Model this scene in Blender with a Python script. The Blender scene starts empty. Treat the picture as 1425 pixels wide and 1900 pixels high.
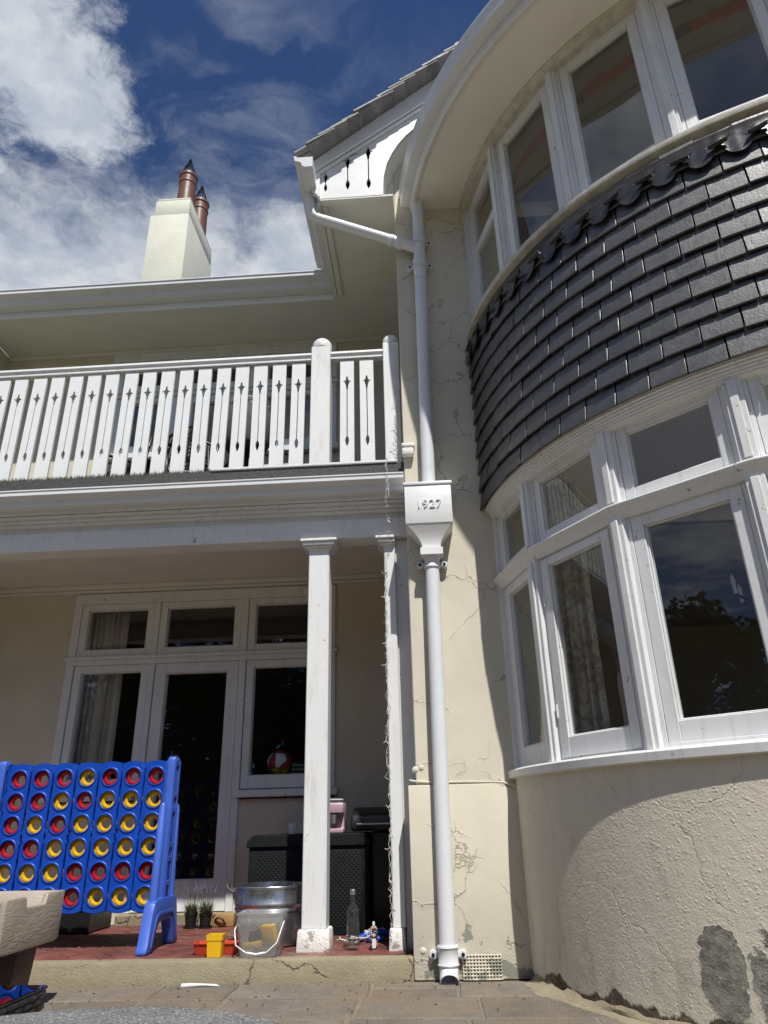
import bpy, bmesh, math, random
from mathutils import Vector, Matrix
random.seed(7)
SC = bpy.context.scene
COL = SC.collection
R = math.radians
sin, cos, pi = math.sin, math.cos, math.pi

# ------------------------------------------------------------------ camera
CAM_H = 0.8
_p, _r, _y = R(23.6), R(1.4), R(-3.1)
_f = Vector((sin(_y) * cos(_p), cos(_y) * cos(_p), sin(_p)))
_rt = Vector((cos(_y), -sin(_y), 0))
_dn = _f.cross(_rt)
_a = cos(_r) * _rt + sin(_r) * _dn
_b = -sin(_r) * _rt + cos(_r) * _dn
cam_d = bpy.data.cameras.new('camera')
cam = bpy.data.objects.new('camera', cam_d)
COL.objects.link(cam)
cam.matrix_world = Matrix(((_a.x, -_b.x, -_f.x, 0), (_a.y, -_b.y, -_f.y, 0), (_a.z, -_b.z, -_f.z, CAM_H), (0, 0, 0, 1)))
cam_d.sensor_fit = 'VERTICAL'
cam_d.sensor_height = 24.0
cam_d.sensor_width = 18.0
cam_d.lens = 24.0 * 1317 / 1900
cam_d.clip_end = 2000
cam_d.clip_start = 0.05
SC.camera = cam

# ------------------------------------------------------------------ light
SUN_AZ, SUN_EL = R(19.5), R(57.5)
S = Vector((sin(SUN_AZ) * cos(SUN_EL), -cos(SUN_AZ) * cos(SUN_EL), sin(SUN_EL)))
sun_d = bpy.data.lights.new('sun', 'SUN')
sun_d.energy = 4.6
sun_d.angle = R(0.53)
sun_d.color = (1.0, 0.965, 0.9)
sun = bpy.data.objects.new('sun', sun_d)
COL.objects.link(sun)
sun.rotation_euler = S.to_track_quat('Z', 'Y').to_euler()
sun.location = S * 40

SC.view_settings.view_transform = 'Standard'
SC.view_settings.look = 'None'
SC.view_settings.gamma = 1
SC.view_settings.use_curve_mapping = False
SC.view_settings.exposure = 0.26
SC.cycles.use_denoising = True
SC.cycles.max_bounces = 7
SC.cycles.diffuse_bounces = 4
SC.cycles.glossy_bounces = 4
SC.cycles.transparent_max_bounces = 14
SC.cycles.use_adaptive_sampling = True
SC.cycles.adaptive_threshold = 0.02
SC.cycles.caustics_reflective = False
SC.cycles.caustics_refractive = False

SKY_STRENGTH = 0.06
W = bpy.data.worlds.new('World')
SC.world = W
W.use_nodes = True


class NT:
    """small node helper"""
    def __init__(s, tree):
        s.t = tree
        s.n = tree.nodes
        s.l = tree.links
    def new(s, typ, **kw):
        nd = s.n.new(typ)
        for k, v in kw.items():
            setattr(nd, k, v)
        return nd
    def put(s, sock, v):
        if isinstance(v, bpy.types.NodeSocket):
            s.l.new(v, sock)
        elif v is not None:
            if hasattr(sock.default_value, '__len__') and len(sock.default_value) == 4 and len(v) == 3:
                v = (*v, 1)
            sock.default_value = v
    def math(s, op, a, b=None, clamp=False):
        nd = s.new('ShaderNodeMath', operation=op, use_clamp=clamp)
        s.put(nd.inputs[0], a)
        if b is not None:
            s.put(nd.inputs[1], b)
        return nd.outputs[0]
    def vmath(s, op, a, b=None, out=0):
        nd = s.new('ShaderNodeVectorMath', operation=op)
        s.put(nd.inputs[0], a)
        if b is not None:
            s.put(nd.inputs[1], b)
        return nd.outputs[out]
    def ramp(s, fac, lo, hi, a=0.0, b=1.0, smooth=True):
        nd = s.new('ShaderNodeMapRange', interpolation_type='SMOOTHSTEP' if smooth else 'LINEAR')
        s.put(nd.inputs[0], fac)
        for i, v in enumerate((lo, hi, a, b)):
            s.put(nd.inputs[i + 1], v)
        return nd.outputs[0]
    def mix(s, fac, a, b, blend='MIX'):
        nd = s.new('ShaderNodeMix', data_type='RGBA', blend_type=blend)
        s.put(nd.inputs[0], fac)
        s.put(nd.inputs[6], a)
        s.put(nd.inputs[7], b)
        return nd.outputs[2]
    def noise(s, vec, scale, detail=4, rough=.55, dist=0, out=0):
        nd = s.new('ShaderNodeTexNoise')
        if vec is not None:
            s.put(nd.inputs['Vector'], vec)
        s.put(nd.inputs['Scale'], scale)
        s.put(nd.inputs['Detail'], detail)
        s.put(nd.inputs['Roughness'], rough)
        s.put(nd.inputs['Distortion'], dist)
        return nd.outputs[out]
    def voro(s, vec, scale, feature='F1', out=0, rand=1.0):
        nd = s.new('ShaderNodeTexVoronoi', feature=feature)
        s.put(nd.inputs['Vector'], vec)
        s.put(nd.inputs['Scale'], scale)
        s.put(nd.inputs['Randomness'], rand)
        return nd.outputs[out]


w = NT(W.node_tree)
w.n.clear()
wo = w.new('ShaderNodeOutputWorld')
bg = w.new('ShaderNodeBackground')
w.l.new(bg.outputs[0], wo.inputs[0])
bg.inputs[1].default_value = SKY_STRENGTH
sky = w.new('ShaderNodeTexSky', sky_type='NISHITA')
sky.sun_disc = False
sky.sun_elevation = SUN_EL
sky.sun_rotation = math.atan2(S.x, S.y)
sky.altitude = 200
sky.air_density = 1.0
sky.dust_density = 0.4
sky.ozone_density = 3.0
tc = w.new('ShaderNodeTexCoord')
dirv = tc.outputs['Generated']
sep = w.new('ShaderNodeSeparateXYZ')
w.l.new(dirv, sep.inputs[0])
zz = w.math('MAXIMUM', sep.outputs[2], 0.06)
cmb = w.new('ShaderNodeCombineXYZ')
w.l.new(w.math('DIVIDE', sep.outputs[0], zz), cmb.inputs[0])
w.l.new(w.math('DIVIDE', sep.outputs[1], zz), cmb.inputs[1])
q = cmb.outputs[0]
wn = w.vmath('SUBTRACT', w.noise(q, 5.0, 5, .6, out=1), (.5, .5, .5))
qw = w.vmath('ADD', q, w.vmath('SCALE', wn, None))
qw.node.inputs[1].links[0].from_node.inputs['Scale'].default_value = 0.16
fine = w.noise(qw, 8.0, 9, .66)
big = w.noise(w.vmath('ADD', qw, (3.7, 1.3, 0)), 1.3, 4, .5)
def blob(cx, cy, rx, ry):
    v = w.vmath('MULTIPLY', w.vmath('SUBTRACT', qw, (cx, cy, 0)), (1 / rx, 1 / ry, 0))
    return w.math('SUBTRACT', 1.0, w.vmath('LENGTH', v, out=1))
acc = None
# cumulus to the left of the roof, and a softer bank above the eaves
for b_ in ((-.60, .56, .24, .17), (-.50, .70, .13, .12), (-.95, .62, .45, .3)):
    v = blob(*b_)
    acc = v if acc is None else w.math('MAXIMUM', acc, v)
acc2 = None
# soft bank above the eaves, and more cloud beyond the garden (it shows in the panes)
for b_ in ((-.75, 1.04, .46, .27), (-.47, 1.02, .25, .17), (-.20, 1.08, .26, .20), (-1.3, 1.2, .7, .35), (-1.0, -.62, .75, .5), (-1.9, .2, .6, .5), (.9, -1.2, .9, .5), (-.4, -1.9, .9, .6)):
    v = blob(*b_)
    acc2 = v if acc2 is None else w.math('MAXIMUM', acc2, v)
fz = w.math('SUBTRACT', fine, .5)
d1 = w.ramp(w.math('ADD', acc, w.math('MULTIPLY', fz, 1.7)), -.05, .5)
d2 = w.math('MULTIPLY', w.ramp(w.math('ADD', acc2, w.math('MULTIPLY', fz, 1.5)), -.2, .7), .92)
# scattered clouds over the rest of the sky and thin high wisps
d3 = w.math('MULTIPLY', w.ramp(w.math('ADD', big, w.math('MULTIPLY', fz, .35)), .48, .70), .72)
far = w.ramp(w.vmath('LENGTH', w.vmath('SUBTRACT', q, (-.15, .75, 0)), out=1), .55, 1.1)
d3 = w.math('MULTIPLY', d3, far)
wisp = w.math('MULTIPLY', w.ramp(w.noise(w.vmath('MULTIPLY', qw, (1, 1.6, 1)), 4.2, 7, .6, .6), .42, .80), .46)
wispm = w.ramp(w.vmath('LENGTH', w.vmath('SUBTRACT', q, (-.34, .80, 0)), out=1), .12, .42, 1.0, .15)
wisp = w.math('MULTIPLY', wisp, wispm)
den = w.math('MAXIMUM', w.math('MAXIMUM', d1, d2), w.math('MAXIMUM', d3, wisp))
shade = w.noise(qw, 6.0, 6, .6)
cc = w.mix(w.ramp(shade, .3, .72), (.40, .45, .54), (.70, .72, .74))
CL = 1.0 / SKY_STRENGTH
ccs = w.vmath('SCALE', cc, None)
ccs.node.inputs['Scale'].default_value = CL * 0.92
skyc = w.mix(1.0, sky.outputs[0], (.58, .76, 1.06), 'MULTIPLY')
w.l.new(w.mix(den, skyc, ccs), bg.inputs[0])


# ------------------------------------------------------------------ materials
MATS = {}
def material(name, base, rough=.5, var=.12, vscale=6., bump=.1, bscale=60., metallic=0., spec=.5, rnd=0., tint2=None, extra=None, coat=0., dirt=0.):
    m = bpy.data.materials.new(name)
    m.use_nodes = True
    k = NT(m.node_tree)
    bs = m.node_tree.nodes['Principled BSDF']
    tcn = k.new('ShaderNodeTexCoord')
    vec = tcn.outputs['Object']
    if rnd:
        oi = k.new('ShaderNodeObjectInfo')
        off = k.vmath('SCALE', (7.3, 3.1, 5.7), None)
        k.put(off.node.inputs['Scale'], oi.outputs['Random'])
        vec = k.vmath('ADD', vec, off)
    n1 = k.noise(vec, vscale, 6, .6)
    c2 = tint2 or tuple(c * (1 - var) for c in base)
    colr = k.mix(k.ramp(n1, .3, .7), base, c2)
    if rnd:
        br = k.math('ADD', 1 - rnd, k.math('MULTIPLY', oi.outputs['Random'], 2 * rnd))
        h = k.new('ShaderNodeHueSaturation')
        k.put(h.inputs['Value'], br)
        k.put(h.inputs['Color'], colr)
        colr = h.outputs[0]
    if dirt:
        dn = k.noise(vec, 2.3, 8, .68)
        colr = k.mix(k.math('MULTIPLY', k.ramp(dn, .52, .72), dirt), colr, (.16, .14, .11))
    height = k.noise(vec, bscale, 5, .6)
    if extra:
        colr, height = extra(k, vec, colr, height, bs)
    k.put(bs.inputs['Base Color'], colr)
    bs.inputs['Metallic'].default_value = metallic
    bs.inputs['Specular IOR Level'].default_value = spec
    bs.inputs['Coat Weight'].default_value = coat
    if not bs.inputs['Roughness'].is_linked:
        k.put(bs.inputs['Roughness'], k.ramp(k.noise(vec, vscale * 3, 4), .2, .8, rough * .85, min(1, rough * 1.15)))
    if bump:
        bp = k.new('ShaderNodeBump')
        bp.inputs['Strength'].default_value = bump
        bp.inputs['Distance'].default_value = .01
        k.put(bp.inputs['Height'], height)
        k.l.new(bp.outputs[0], bs.inputs['Normal'])
    MATS[name] = m
    return m

def geo_pos(k):
    return k.new('ShaderNodeNewGeometry').outputs['Position']

def crack_mask(k, vec, scale, width, keep_lo, keep_hi, seed=0):
    wv = k.vmath('SUBTRACT', k.noise(vec, 3.2, 5, .6, out=1), (.5, .5, .5))
    sc = k.vmath('SCALE', wv, None)
    sc.node.inputs['Scale'].default_value = .32
    v = k.vmath('ADD', k.vmath('ADD', vec, sc), (seed, seed * .7, seed * 1.3))
    e = k.voro(v, scale, 'DISTANCE_TO_EDGE')
    line = k.ramp(e, width * .25, width, 1, 0)
    keep = k.ramp(k.noise(k.vmath('ADD', vec, (seed + 5.2, 1.1, 2.2)), 2.1, 3, .5), keep_lo, keep_hi)
    return k.math('MULTIPLY', line, keep), keep

def plaster_extra(k, vec, colr, height, bs):
    # cracked, repainted render: hairline cracks with raised lips, stains and a worn strip near the ground
    cr, keep = crack_mask(k, vec, 2.6, .012, .42, .52)
    lip, _ = crack_mask(k, vec, 2.6, .05, .42, .52)
    colr = k.mix(k.math('MULTIPLY', cr, .6), colr, (.22, .19, .14))
    pos = geo_pos(k)
    sp = k.new('ShaderNodeSeparateXYZ')
    k.l.new(pos, sp.inputs[0])
    low = k.ramp(sp.outputs[2], .02, .42, 1, 0)
    pn = k.noise(vec, 9, 6, .65)
    peel = k.ramp(k.math('ADD', pn, k.math('MULTIPLY', low, .22)), .735, .745)
    peel = k.math('MULTIPLY', peel, k.ramp(sp.outputs[2], .3, .5, 1, 0))
    colr = k.mix(peel, colr, (.30, .30, .25))
    st = k.noise(k.vmath('MULTIPLY', vec, (5, 5, .6)), 1.6, 6, .65)
    colr = k.mix(k.math('MULTIPLY', k.ramp(st, .55, .75), .22), colr, (.42, .37, .27))
    rough_n = k.noise(vec, 90, 4, .6)
    h = k.math('ADD', k.math('MULTIPLY', rough_n, k.math('ADD', .18, k.math('MULTIPLY', low, .6))), k.math('MULTIPLY', lip, .22))
    h = k.math('SUBTRACT', h, k.math('MULTIPLY', cr, 1.3))
    h = k.math('SUBTRACT', h, k.math('MULTIPLY', peel, .9))
    h = k.math('ADD', h, k.math('MULTIPLY', k.noise(vec, 5, 3), .8))
    return colr, h

def bay_extra(k, vec, colr, height, bs):
    pos = geo_pos(k)
    sp = k.new('ShaderNodeSeparateXYZ')
    k.l.new(pos, sp.inputs[0])
    dx = k.math('SUBTRACT', sp.outputs[0], 2.75)
    dy = k.math('SUBTRACT', 4.9, sp.outputs[1])
    ang = k.math('ARCTAN2', dx, dy)
    wn = k.noise(vec, 7, 6, .62)
    wz = k.math('SUBTRACT', wn, .5)
    w2 = k.math('SUBTRACT', k.noise(vec, 26, 5, .6), .5)
    wz = k.math('ADD', wz, k.math('MULTIPLY', w2, .4))
    peel = None
    for (a, z, ra, rz) in ((R(-46.6), .225, R(2.3), .155), (R(-41.2), .20, R(2.5), .17), (R(-37), .23, R(2.2), .12), (R(-20), .3, R(4), .2), (R(6), .2, R(5), .25)):
        ea = k.math('POWER', k.math('ABSOLUTE', k.math('DIVIDE', k.math('SUBTRACT', ang, a), ra)), 3.2)
        ez = k.math('POWER', k.math('ABSOLUTE', k.math('DIVIDE', k.math('SUBTRACT', sp.outputs[2], z), rz)), 3.2)
        v = k.math('SUBTRACT', 1.0, k.math('ADD', ea, ez))
        peel = v if peel is None else k.math('MAXIMUM', peel, v)
    p1 = k.ramp(k.math('ADD', peel, k.math('MULTIPLY', wz, 4.6)), -.02, .06)
    edge = k.ramp(k.math('ADD', peel, k.math('MULTIPLY', wz, 4.6)), -.2, .0)
    # broken skirt along the ground
    ca = k.new('ShaderNodeCombineXYZ')
    k.put(ca.inputs[0], k.math('MULTIPLY', ang, 9.0))
    n4 = k.noise(ca.outputs[0], 1.0, 5, .6)
    sk = k.math('SUBTRACT', k.math('MULTIPLY', k.math('SUBTRACT', n4, .34), .36), sp.outputs[2])
    p2 = k.ramp(k.math('ADD', sk, k.math('MULTIPLY', wz, .05)), -.005, .008)
    conc = k.mix(k.ramp(k.noise(vec, 22, 6, .7), .35, .7), (.30, .29, .25), (.13, .128, .108))
    conc = k.mix(k.ramp(k.noise(vec, 60, 3, .7), .62, .7), conc, (.45, .43, .36))
    dark = k.mix(k.ramp(k.noise(vec, 30, 4), .4, .7), (.085, .072, .055), (.19, .155, .12))
    low = k.ramp(sp.outputs[2], .0, .5, 1, 0)
    colr = k.mix(k.math('MULTIPLY', k.ramp(k.math('ADD', k.noise(k.vmath('MULTIPLY', vec, (2, 2, .7)), 4.5, 7, .68), k.math('MULTIPLY', low, .14)), .56, .78), .42), colr, (.33, .30, .23))
    stain = k.math('MULTIPLY', k.ramp(k.noise(k.vmath('MULTIPLY', vec, (1, 1, .45)), 3.1, 6, .65), .5, .74), .35)
    colr = k.mix(stain, colr, (.42, .36, .26))
    colr = k.mix(p2, colr, dark)
    colr = k.mix(p1, colr, conc)
    cr, keep = crack_mask(k, vec, 1.7, .010, .50, .58, 2.0)
    colr = k.mix(k.math('MULTIPLY', cr, .2), colr, (.25, .21, .15))
    grit = k.voro(k.vmath('ADD', vec, k.vmath('MULTIPLY', k.noise(vec, 40, 2, out=1), (.02, .02, .02))), 62, 'F1')
    patch = k.ramp(k.noise(vec, 2.6, 3), .35, .62)
    g1 = k.math('MULTIPLY', k.ramp(grit, .05, .5, 1, 0), k.ramp(k.noise(vec, 31, 3), .42, .62))
    h = k.math('MULTIPLY', g1, k.math('ADD', .25, k.math('MULTIPLY', patch, .75)))
    h = k.math('ADD', h, k.math('MULTIPLY', k.noise(vec, 110, 3), .6))
    h = k.math('ADD', h, k.math('MULTIPLY', k.noise(vec, 22, 5, .65), 1.1))
    h = k.math('SUBTRACT', h, k.math('MULTIPLY', cr, .7))
    h = k.math('ADD', h, k.math('MULTIPLY', edge, .6))
    h = k.math('SUBTRACT', h, k.math('MULTIPLY', k.math('MAXIMUM', p1, p2), 2.6))
    return colr, h

def wood_extra(k, vec, colr, height, bs):
    # old gloss paint on timber: brush relief, hairline splits and small chips
    g = k.noise(k.vmath('MULTIPLY', vec, (6, 6, 1)), 22, 4, .6)
    chip = k.ramp(k.math('ADD', k.noise(vec, 16, 6, .7), k.math('MULTIPLY', k.noise(vec, 2.2, 3), .28)), .815, .83)
    colr = k.mix(k.math('MULTIPLY', chip, .8), colr, (.25, .23, .19))
    run = k.noise(k.vmath('MULTIPLY', vec, (8, 8, 1.2)), 3, 5, .65)
    colr = k.mix(k.math('MULTIPLY', k.ramp(run, .50, .72), .30), colr, (.40, .37, .30))
    h = k.math('SUBTRACT', k.math('ADD', k.math('MULTIPLY', g, .5), k.math('MULTIPLY', height, .4)), k.math('MULTIPLY', chip, 1.0))
    return colr, h

def worn_extra(k, vec, colr, height, bs):
    # column foot: flaking whitewash over pitted concrete
    pn = k.math('ADD', k.noise(vec, 11, 6, .68), k.math('MULTIPLY', k.noise(vec, 55, 3, .6), .2))
    p = k.ramp(pn, .66, .68)
    colr = k.mix(p, colr, (.36, .34, .28))
    pit = k.ramp(k.voro(vec, 55), .08, .2, 1, 0)
    pm = k.ramp(k.noise(vec, 9, 3), .48, .56)
    pit = k.math('MULTIPLY', pit, pm)
    colr = k.mix(k.math('MULTIPLY', pit, .75), colr, (.10, .09, .08))
    h = k.math('SUBTRACT', height, k.math('ADD', k.math('MULTIPLY', p, .8), pit))
    return colr, h

material('cream_render', (.645, .60, .49), .8, .10, 2.2, .35, 60, spec=.25, extra=plaster_extra)
material('bay_render', (.67, .62, .515), .85, .08, 2.0, .32, 60, spec=.2, extra=bay_extra)
material('shade_render', (.64, .59, .48), .8, .10, 3, .2, 80, spec=.25)
material('white_paint', (.72, .73, .735), .42, .05, 3, .16, 30, spec=.45, extra=wood_extra)
material('smooth_white', (.75, .76, .765), .38, .06, 3, .10, 30, spec=.45, dirt=.10)
material('soffit_paint', (.72, .715, .665), .6, .06, 2, .06, 20, spec=.3, dirt=.06)
material('bay_soffit_bounce', (.82, .80, .73), .6, .06, 2, .06, 20, spec=.3, dirt=.04)  # paler than the other soffits: ground bounce is put into the colour
material('gutter_white', (.66, .68, .70), .3, .05, 2, .03, 20, spec=.5, dirt=.10)
material('pipe_plastic', (.70, .72, .745), .32, .05, 4, .03, 30, spec=.5, dirt=.14)
material('foot_plaster', (.78, .77, .74), .8, .1, 8, .6, 70, spec=.2, extra=worn_extra)
material('aged_sill', (.62, .60, .52), .6, .3, 14, .35, 40, spec=.3, extra=wood_extra)

def slate_extra(k, vec, colr, height, bs):
    sp = k.noise(vec, 75, 3, .6)
    k.put(bs.inputs['Roughness'], k.ramp(k.noise(vec, 16, 5), .25, .75, .44, .60))
    bs.inputs['IOR'].default_value = 1.74
    lich = k.ramp(k.noise(k.vmath('MULTIPLY', vec, (1, 1, 5)), 12, 5, .65), .63, .78)
    colr = k.mix(k.math('MULTIPLY', lich, .5), colr, (.16, .145, .135))
    return colr, k.math('ADD', k.math('MULTIPLY', sp, .5), k.math('MULTIPLY', k.noise(vec, 18, 4), .7))
material('slate', (.018, .016, .0175), .38, .45, 9, .3, 60, spec=.9, rnd=.6, extra=slate_extra)
material('roof_slate', (.24, .235, .23), .6, .3, 6, .3, 60, rnd=.2)
material('lead', (.022, .022, .025), .3, .3, 10, .25, 14, spec=.6)
material('mortar_dark', (.02, .02, .02), .9, .2, 8, .2)
material('terracotta', (.15, .066, .043), .45, .12, 8, .08, 50, spec=.4)
material('black_wire', (.012, .012, .013), 1.0, 0, 5, 0, spec=.05)
material('chimney_render', (.66, .66, .56), .85, .08, 2.2, .5, 16, spec=.2, dirt=.08)
material('bitumen', (.028, .028, .03), .7, .3, 60, .5, 160, tint2=(.07, .07, .065))
material('turf', (.045, .085, .022), .7, .4, 30, 0, tint2=(.10, .12, .04))

def brick_extra(k, vec, colr, height, bs):
    chalk = k.ramp(k.noise(vec, 5, 7, .7), .50, .75)
    pos = geo_pos(k)
    ch2 = k.ramp(k.noise(pos, 2.1, 6, .7), .50, .68)
    colr = k.mix(k.math('MULTIPLY', ch2, .4), colr, (.36, .28, .25))
    return colr, height
material('red_brick', (.165, .052, .042), .6, .25, 12, .35, 60, rnd=.28, extra=brick_extra)
material('brick_joint', (.30, .22, .19), .9, .3, 20, .4, 80)

def concrete_extra(k, vec, colr, height, bs):
    cr, _ = crack_mask(k, vec, 1.9, .012, .46, .53, 4.)
    colr = k.mix(k.math('MULTIPLY', cr, .8), colr, (.07, .06, .045))
    n = k.noise(k.vmath('MULTIPLY', vec, (1, 1, 3)), 4, 7, .7)
    colr = k.mix(k.math('MULTIPLY', k.ramp(n, .42, .68), .5), colr, (.20, .165, .11))
    colr = k.mix(k.math('MULTIPLY', k.ramp(k.noise(vec, 120, 2), .62, .7), .5), colr, (.5, .46, .38))
    return colr, k.math('SUBTRACT', k.math('ADD', height, k.noise(vec, 14, 4)), k.math('MULTIPLY', cr, 1.5))
material('step_concrete', (.29, .25, .17), .85, .15, 5, .5, 90, spec=.2, extra=concrete_extra)

def stone_extra(k, vec, colr, height, bs):
    pos = geo_pos(k)
    br = k.noise(pos, 1.6, 6, .65)
    colr = k.mix(k.ramp(br, .42, .66), colr, (.20, .155, .11))
    sp = k.noise(vec, 150, 2)
    colr = k.mix(k.math('MULTIPLY', k.ramp(sp, .64, .72), .55), colr, (.55, .53, .50))
    colr = k.mix(k.math('MULTIPLY', k.ramp(sp, .40, .33), .5), colr, (.08, .07, .06))
    sm = k.ramp(k.noise(pos, 4.4, 7, .7), .55, .75)
    colr = k.mix(k.math('MULTIPLY', sm, .35), colr, (.11, .095, .08))
    return colr, k.math('ADD', height, k.math('MULTIPLY', k.noise(vec, 11, 5), 1.2))
material('paving_stone', (.195, .17, .145), .8, .28, 6, .8, 110, spec=.25, rnd=.26, extra=stone_extra)
material('paving_joint', (.225, .19, .14), .9, .3, 10, .5, 60)
material('ground_soil', (.27, .245, .165), .95, .3, 3, .3, 20, tint2=(.19, .185, .11))
def slab_extra(k, vec, colr, height, bs):
    sp = k.noise(vec, 190, 2)
    colr = k.mix(k.ramp(sp, .58, .66), colr, (.55, .55, .55))
    colr = k.mix(k.ramp(sp, .42, .36), colr, (.10, .10, .10))
    return colr, k.math('ADD', height, sp)
material('grey_stone', (.27, .275, .27), .85, .5, 4, .9, 120, extra=slab_extra)

def glass(name, tint=(1, 1, 1), rough=0.0, wav=.0, refl=1.0, boost=1.0, milk=0.0):
    m = bpy.data.materials.new(name)
    m.use_nodes = True
    k = NT(m.node_tree)
    k.n.clear()
    out = k.new('ShaderNodeOutputMaterial')
    tr = k.new('ShaderNodeBsdfTransparent')
    k.put(tr.inputs[0], tint)
    gl = k.new('ShaderNodeBsdfGlossy')
    gl.inputs['Roughness'].default_value = rough
    k.put(gl.inputs['Color'], (refl, refl, refl))
    fr = k.new('ShaderNodeFresnel')
    gm = k.new('ShaderNodeNewGeometry')
    k.put(fr.inputs['IOR'], k.ramp(gm.outputs['Backfacing'], 0, 1, 1.52, 1 / 1.52, False))
    if wav:
        tcn = k.new('ShaderNodeTexCoord')
        bp = k.new('ShaderNodeBump')
        bp.inputs['Strength'].default_value = wav
        bp.inputs['Distance'].default_value = .02
        k.put(bp.inputs['Height'], k.noise(tcn.outputs['Object'], 2.2, 2))
        k.l.new(bp.outputs[0], gl.inputs['Normal'])
    mx = k.new('ShaderNodeMixShader')
    k.put(mx.inputs[0], k.math('MULTIPLY', fr.outputs[0], boost, True))
    k.l.new(tr.outputs[0], mx.inputs[1])
    k.l.new(gl.outputs[0], mx.inputs[2])
    res = mx.outputs[0]
    if milk:
        df = k.new('ShaderNodeBsdfDiffuse')
        k.put(df.inputs[0], (.75, .76, .76))
        tl = k.new('ShaderNodeBsdfTranslucent')
        k.put(tl.inputs[0], (.75, .76, .76))
        a_ = k.new('ShaderNodeMixShader')
        a_.inputs[0].default_value = .5
        k.l.new(df.outputs[0], a_.inputs[1])
        k.l.new(tl.outputs[0], a_.inputs[2])
        b_ = k.new('ShaderNodeMixShader')
        b_.inputs[0].default_value = milk
        k.l.new(res, b_.inputs[1])
        k.l.new(a_.outputs[0], b_.inputs[2])
        res = b_.outputs[0]
    k.l.new(res, out.inputs[0])
    MATS[name] = m
glass('window_glass', (.975, .985, .98), 0, .05)
glass('clear_plastic', (.95, .96, .96), .12, milk=.22)
glass('bottle_glass', (.93, .95, .94), .02)
glass('table_glass', (.25, .28, .32), .01, 0)

material('blue_plastic', (.004, .058, .40), .36, .12, 5, .05, 40, spec=.5, dirt=.05)
material('pale_blue_plastic', (.055, .13, .55), .42, .16, 4, .06, 80, spec=.5)
material('red_plastic', (.42, .012, .022), .3, .06, 5, .02, 40)
material('yellow_plastic', (.74, .43, .012), .3, .06, 5, .02, 40)
material('orange_red_plastic', (.55, .06, .03), .35, .08, 5, .03, 40)
material('black_plastic', (.012, .012, .013), .4, .1, 5, .05, 60)
material('dark_resin', (.007, .009, .0105), .75, .15, 5, .08, 60, spec=.25)
material('galvanised', (.50, .51, .52), .28, .25, 9, .08, 12, metallic=.95)
material('tan_plastic', (.42, .36, .29), .55, .1, 5, .1, 40)
material('brown_wood', (.045, .018, .013), .5, .3, 8, .2, 30)
material('light_wood', (.42, .24, .10), .6, .25, 10, .2, 40)
material('wicker', (.014, .014, .015), .38, .2, 20, .1, 60)
material('pink_plastic', (.45, .30, .36), .4, .05, 5, .02, 40)
material('white_ceramic', (.75, .75, .74), .2, .03, 5, 0)
material('silver_metal', (.7, .7, .7), .3, .1, 10, .05, metallic=1)
material('leaf_silver', (.16, .20, .12), .6, .3, 20, 0)
material('lavender_bloom', (.16, .13, .22), .7, .3, 20, 0)
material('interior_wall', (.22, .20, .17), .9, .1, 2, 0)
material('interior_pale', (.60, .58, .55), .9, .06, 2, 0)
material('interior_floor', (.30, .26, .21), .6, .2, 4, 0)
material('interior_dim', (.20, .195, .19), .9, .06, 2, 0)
material('navy_cloth', (.03, .035, .05), .8, .2, 8, .1)
material('red_cloth', (.30, .03, .04), .8, .2, 8, .1)
material('wire_white', (.62, .62, .60), .4, .1, 10, 0)
material('leaf_dark', (.03, .05, .018), .6, .5, 6, 0, rnd=.2)
material('bark', (.10, .075, .055), .9, .4, 12, .6, 30)
material('sofa_grey', (.09, .10, .11), .9, .2, 10, .2)

def damask_extra(k, vec, colr, height, bs):
    n = k.noise(vec, 9, 2, .4, 2.6)
    s = k.ramp(n, .50, .54)
    colr = k.mix(s, colr, (.30, .26, .21))
    return colr, height
material('damask', (.52, .47, .40), .85, .1, 8, .1, 80, extra=damask_extra)
material('curtain_plain', (.55, .51, .44), .9, .15, 6, .1)
def ball_extra(k, vec, colr, height, bs):
    c = k.voro(vec, 9, 'F1', out=1)
    sp = k.new('ShaderNodeSeparateColor')
    k.l.new(c, sp.inputs[0])
    e = k.voro(vec, 9, 'DISTANCE_TO_EDGE')
    colr = k.mix(k.ramp(sp.outputs[0], .48, .52), colr, (.55, .42, .03))
    colr = k.mix(k.ramp(sp.outputs[1], .64, .68), colr, (.45, .03, .04))
    colr = k.mix(k.ramp(e, .02, .05, 1, 0), colr, (.02, .02, .03))
    return colr, height
material('ball_print', (.7, .7, .7), .4, .02, 5, 0, extra=ball_extra)
def can_extra(k, vec, colr, height, bs):
    n = k.noise(vec, 45, 3, .6)
    colr = k.mix(k.ramp(n, .52, .56), colr, (.55, .5, .42))
    colr = k.mix(k.ramp(k.noise(vec, 33, 2), .66, .68), colr, (.6, .2, .05))
    return colr, height
material('can_print', (.03, .03, .035), .35, .1, 9, 0, extra=can_extra)
material('paper_white', (.7, .7, .68), .7, .05, 9, 0)
material('grain_tan', (.36, .31, .255), .5, .12, 6, .09, 40, extra=lambda k, v, c, h, b: (k.mix(k.math('MULTIPLY', k.ramp(k.noise(k.vmath('MULTIPLY', v, (1, 1, 5)), 7, 2, .4, 1.8), .45, .6), .25), c, (.27, .22, .17)), k.math('SINE', k.math('MULTIPLY', k.noise(k.vmath('MULTIPLY', v, (1, 1, 4)), 5, 2, .4, 1.2), 24))))


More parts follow.
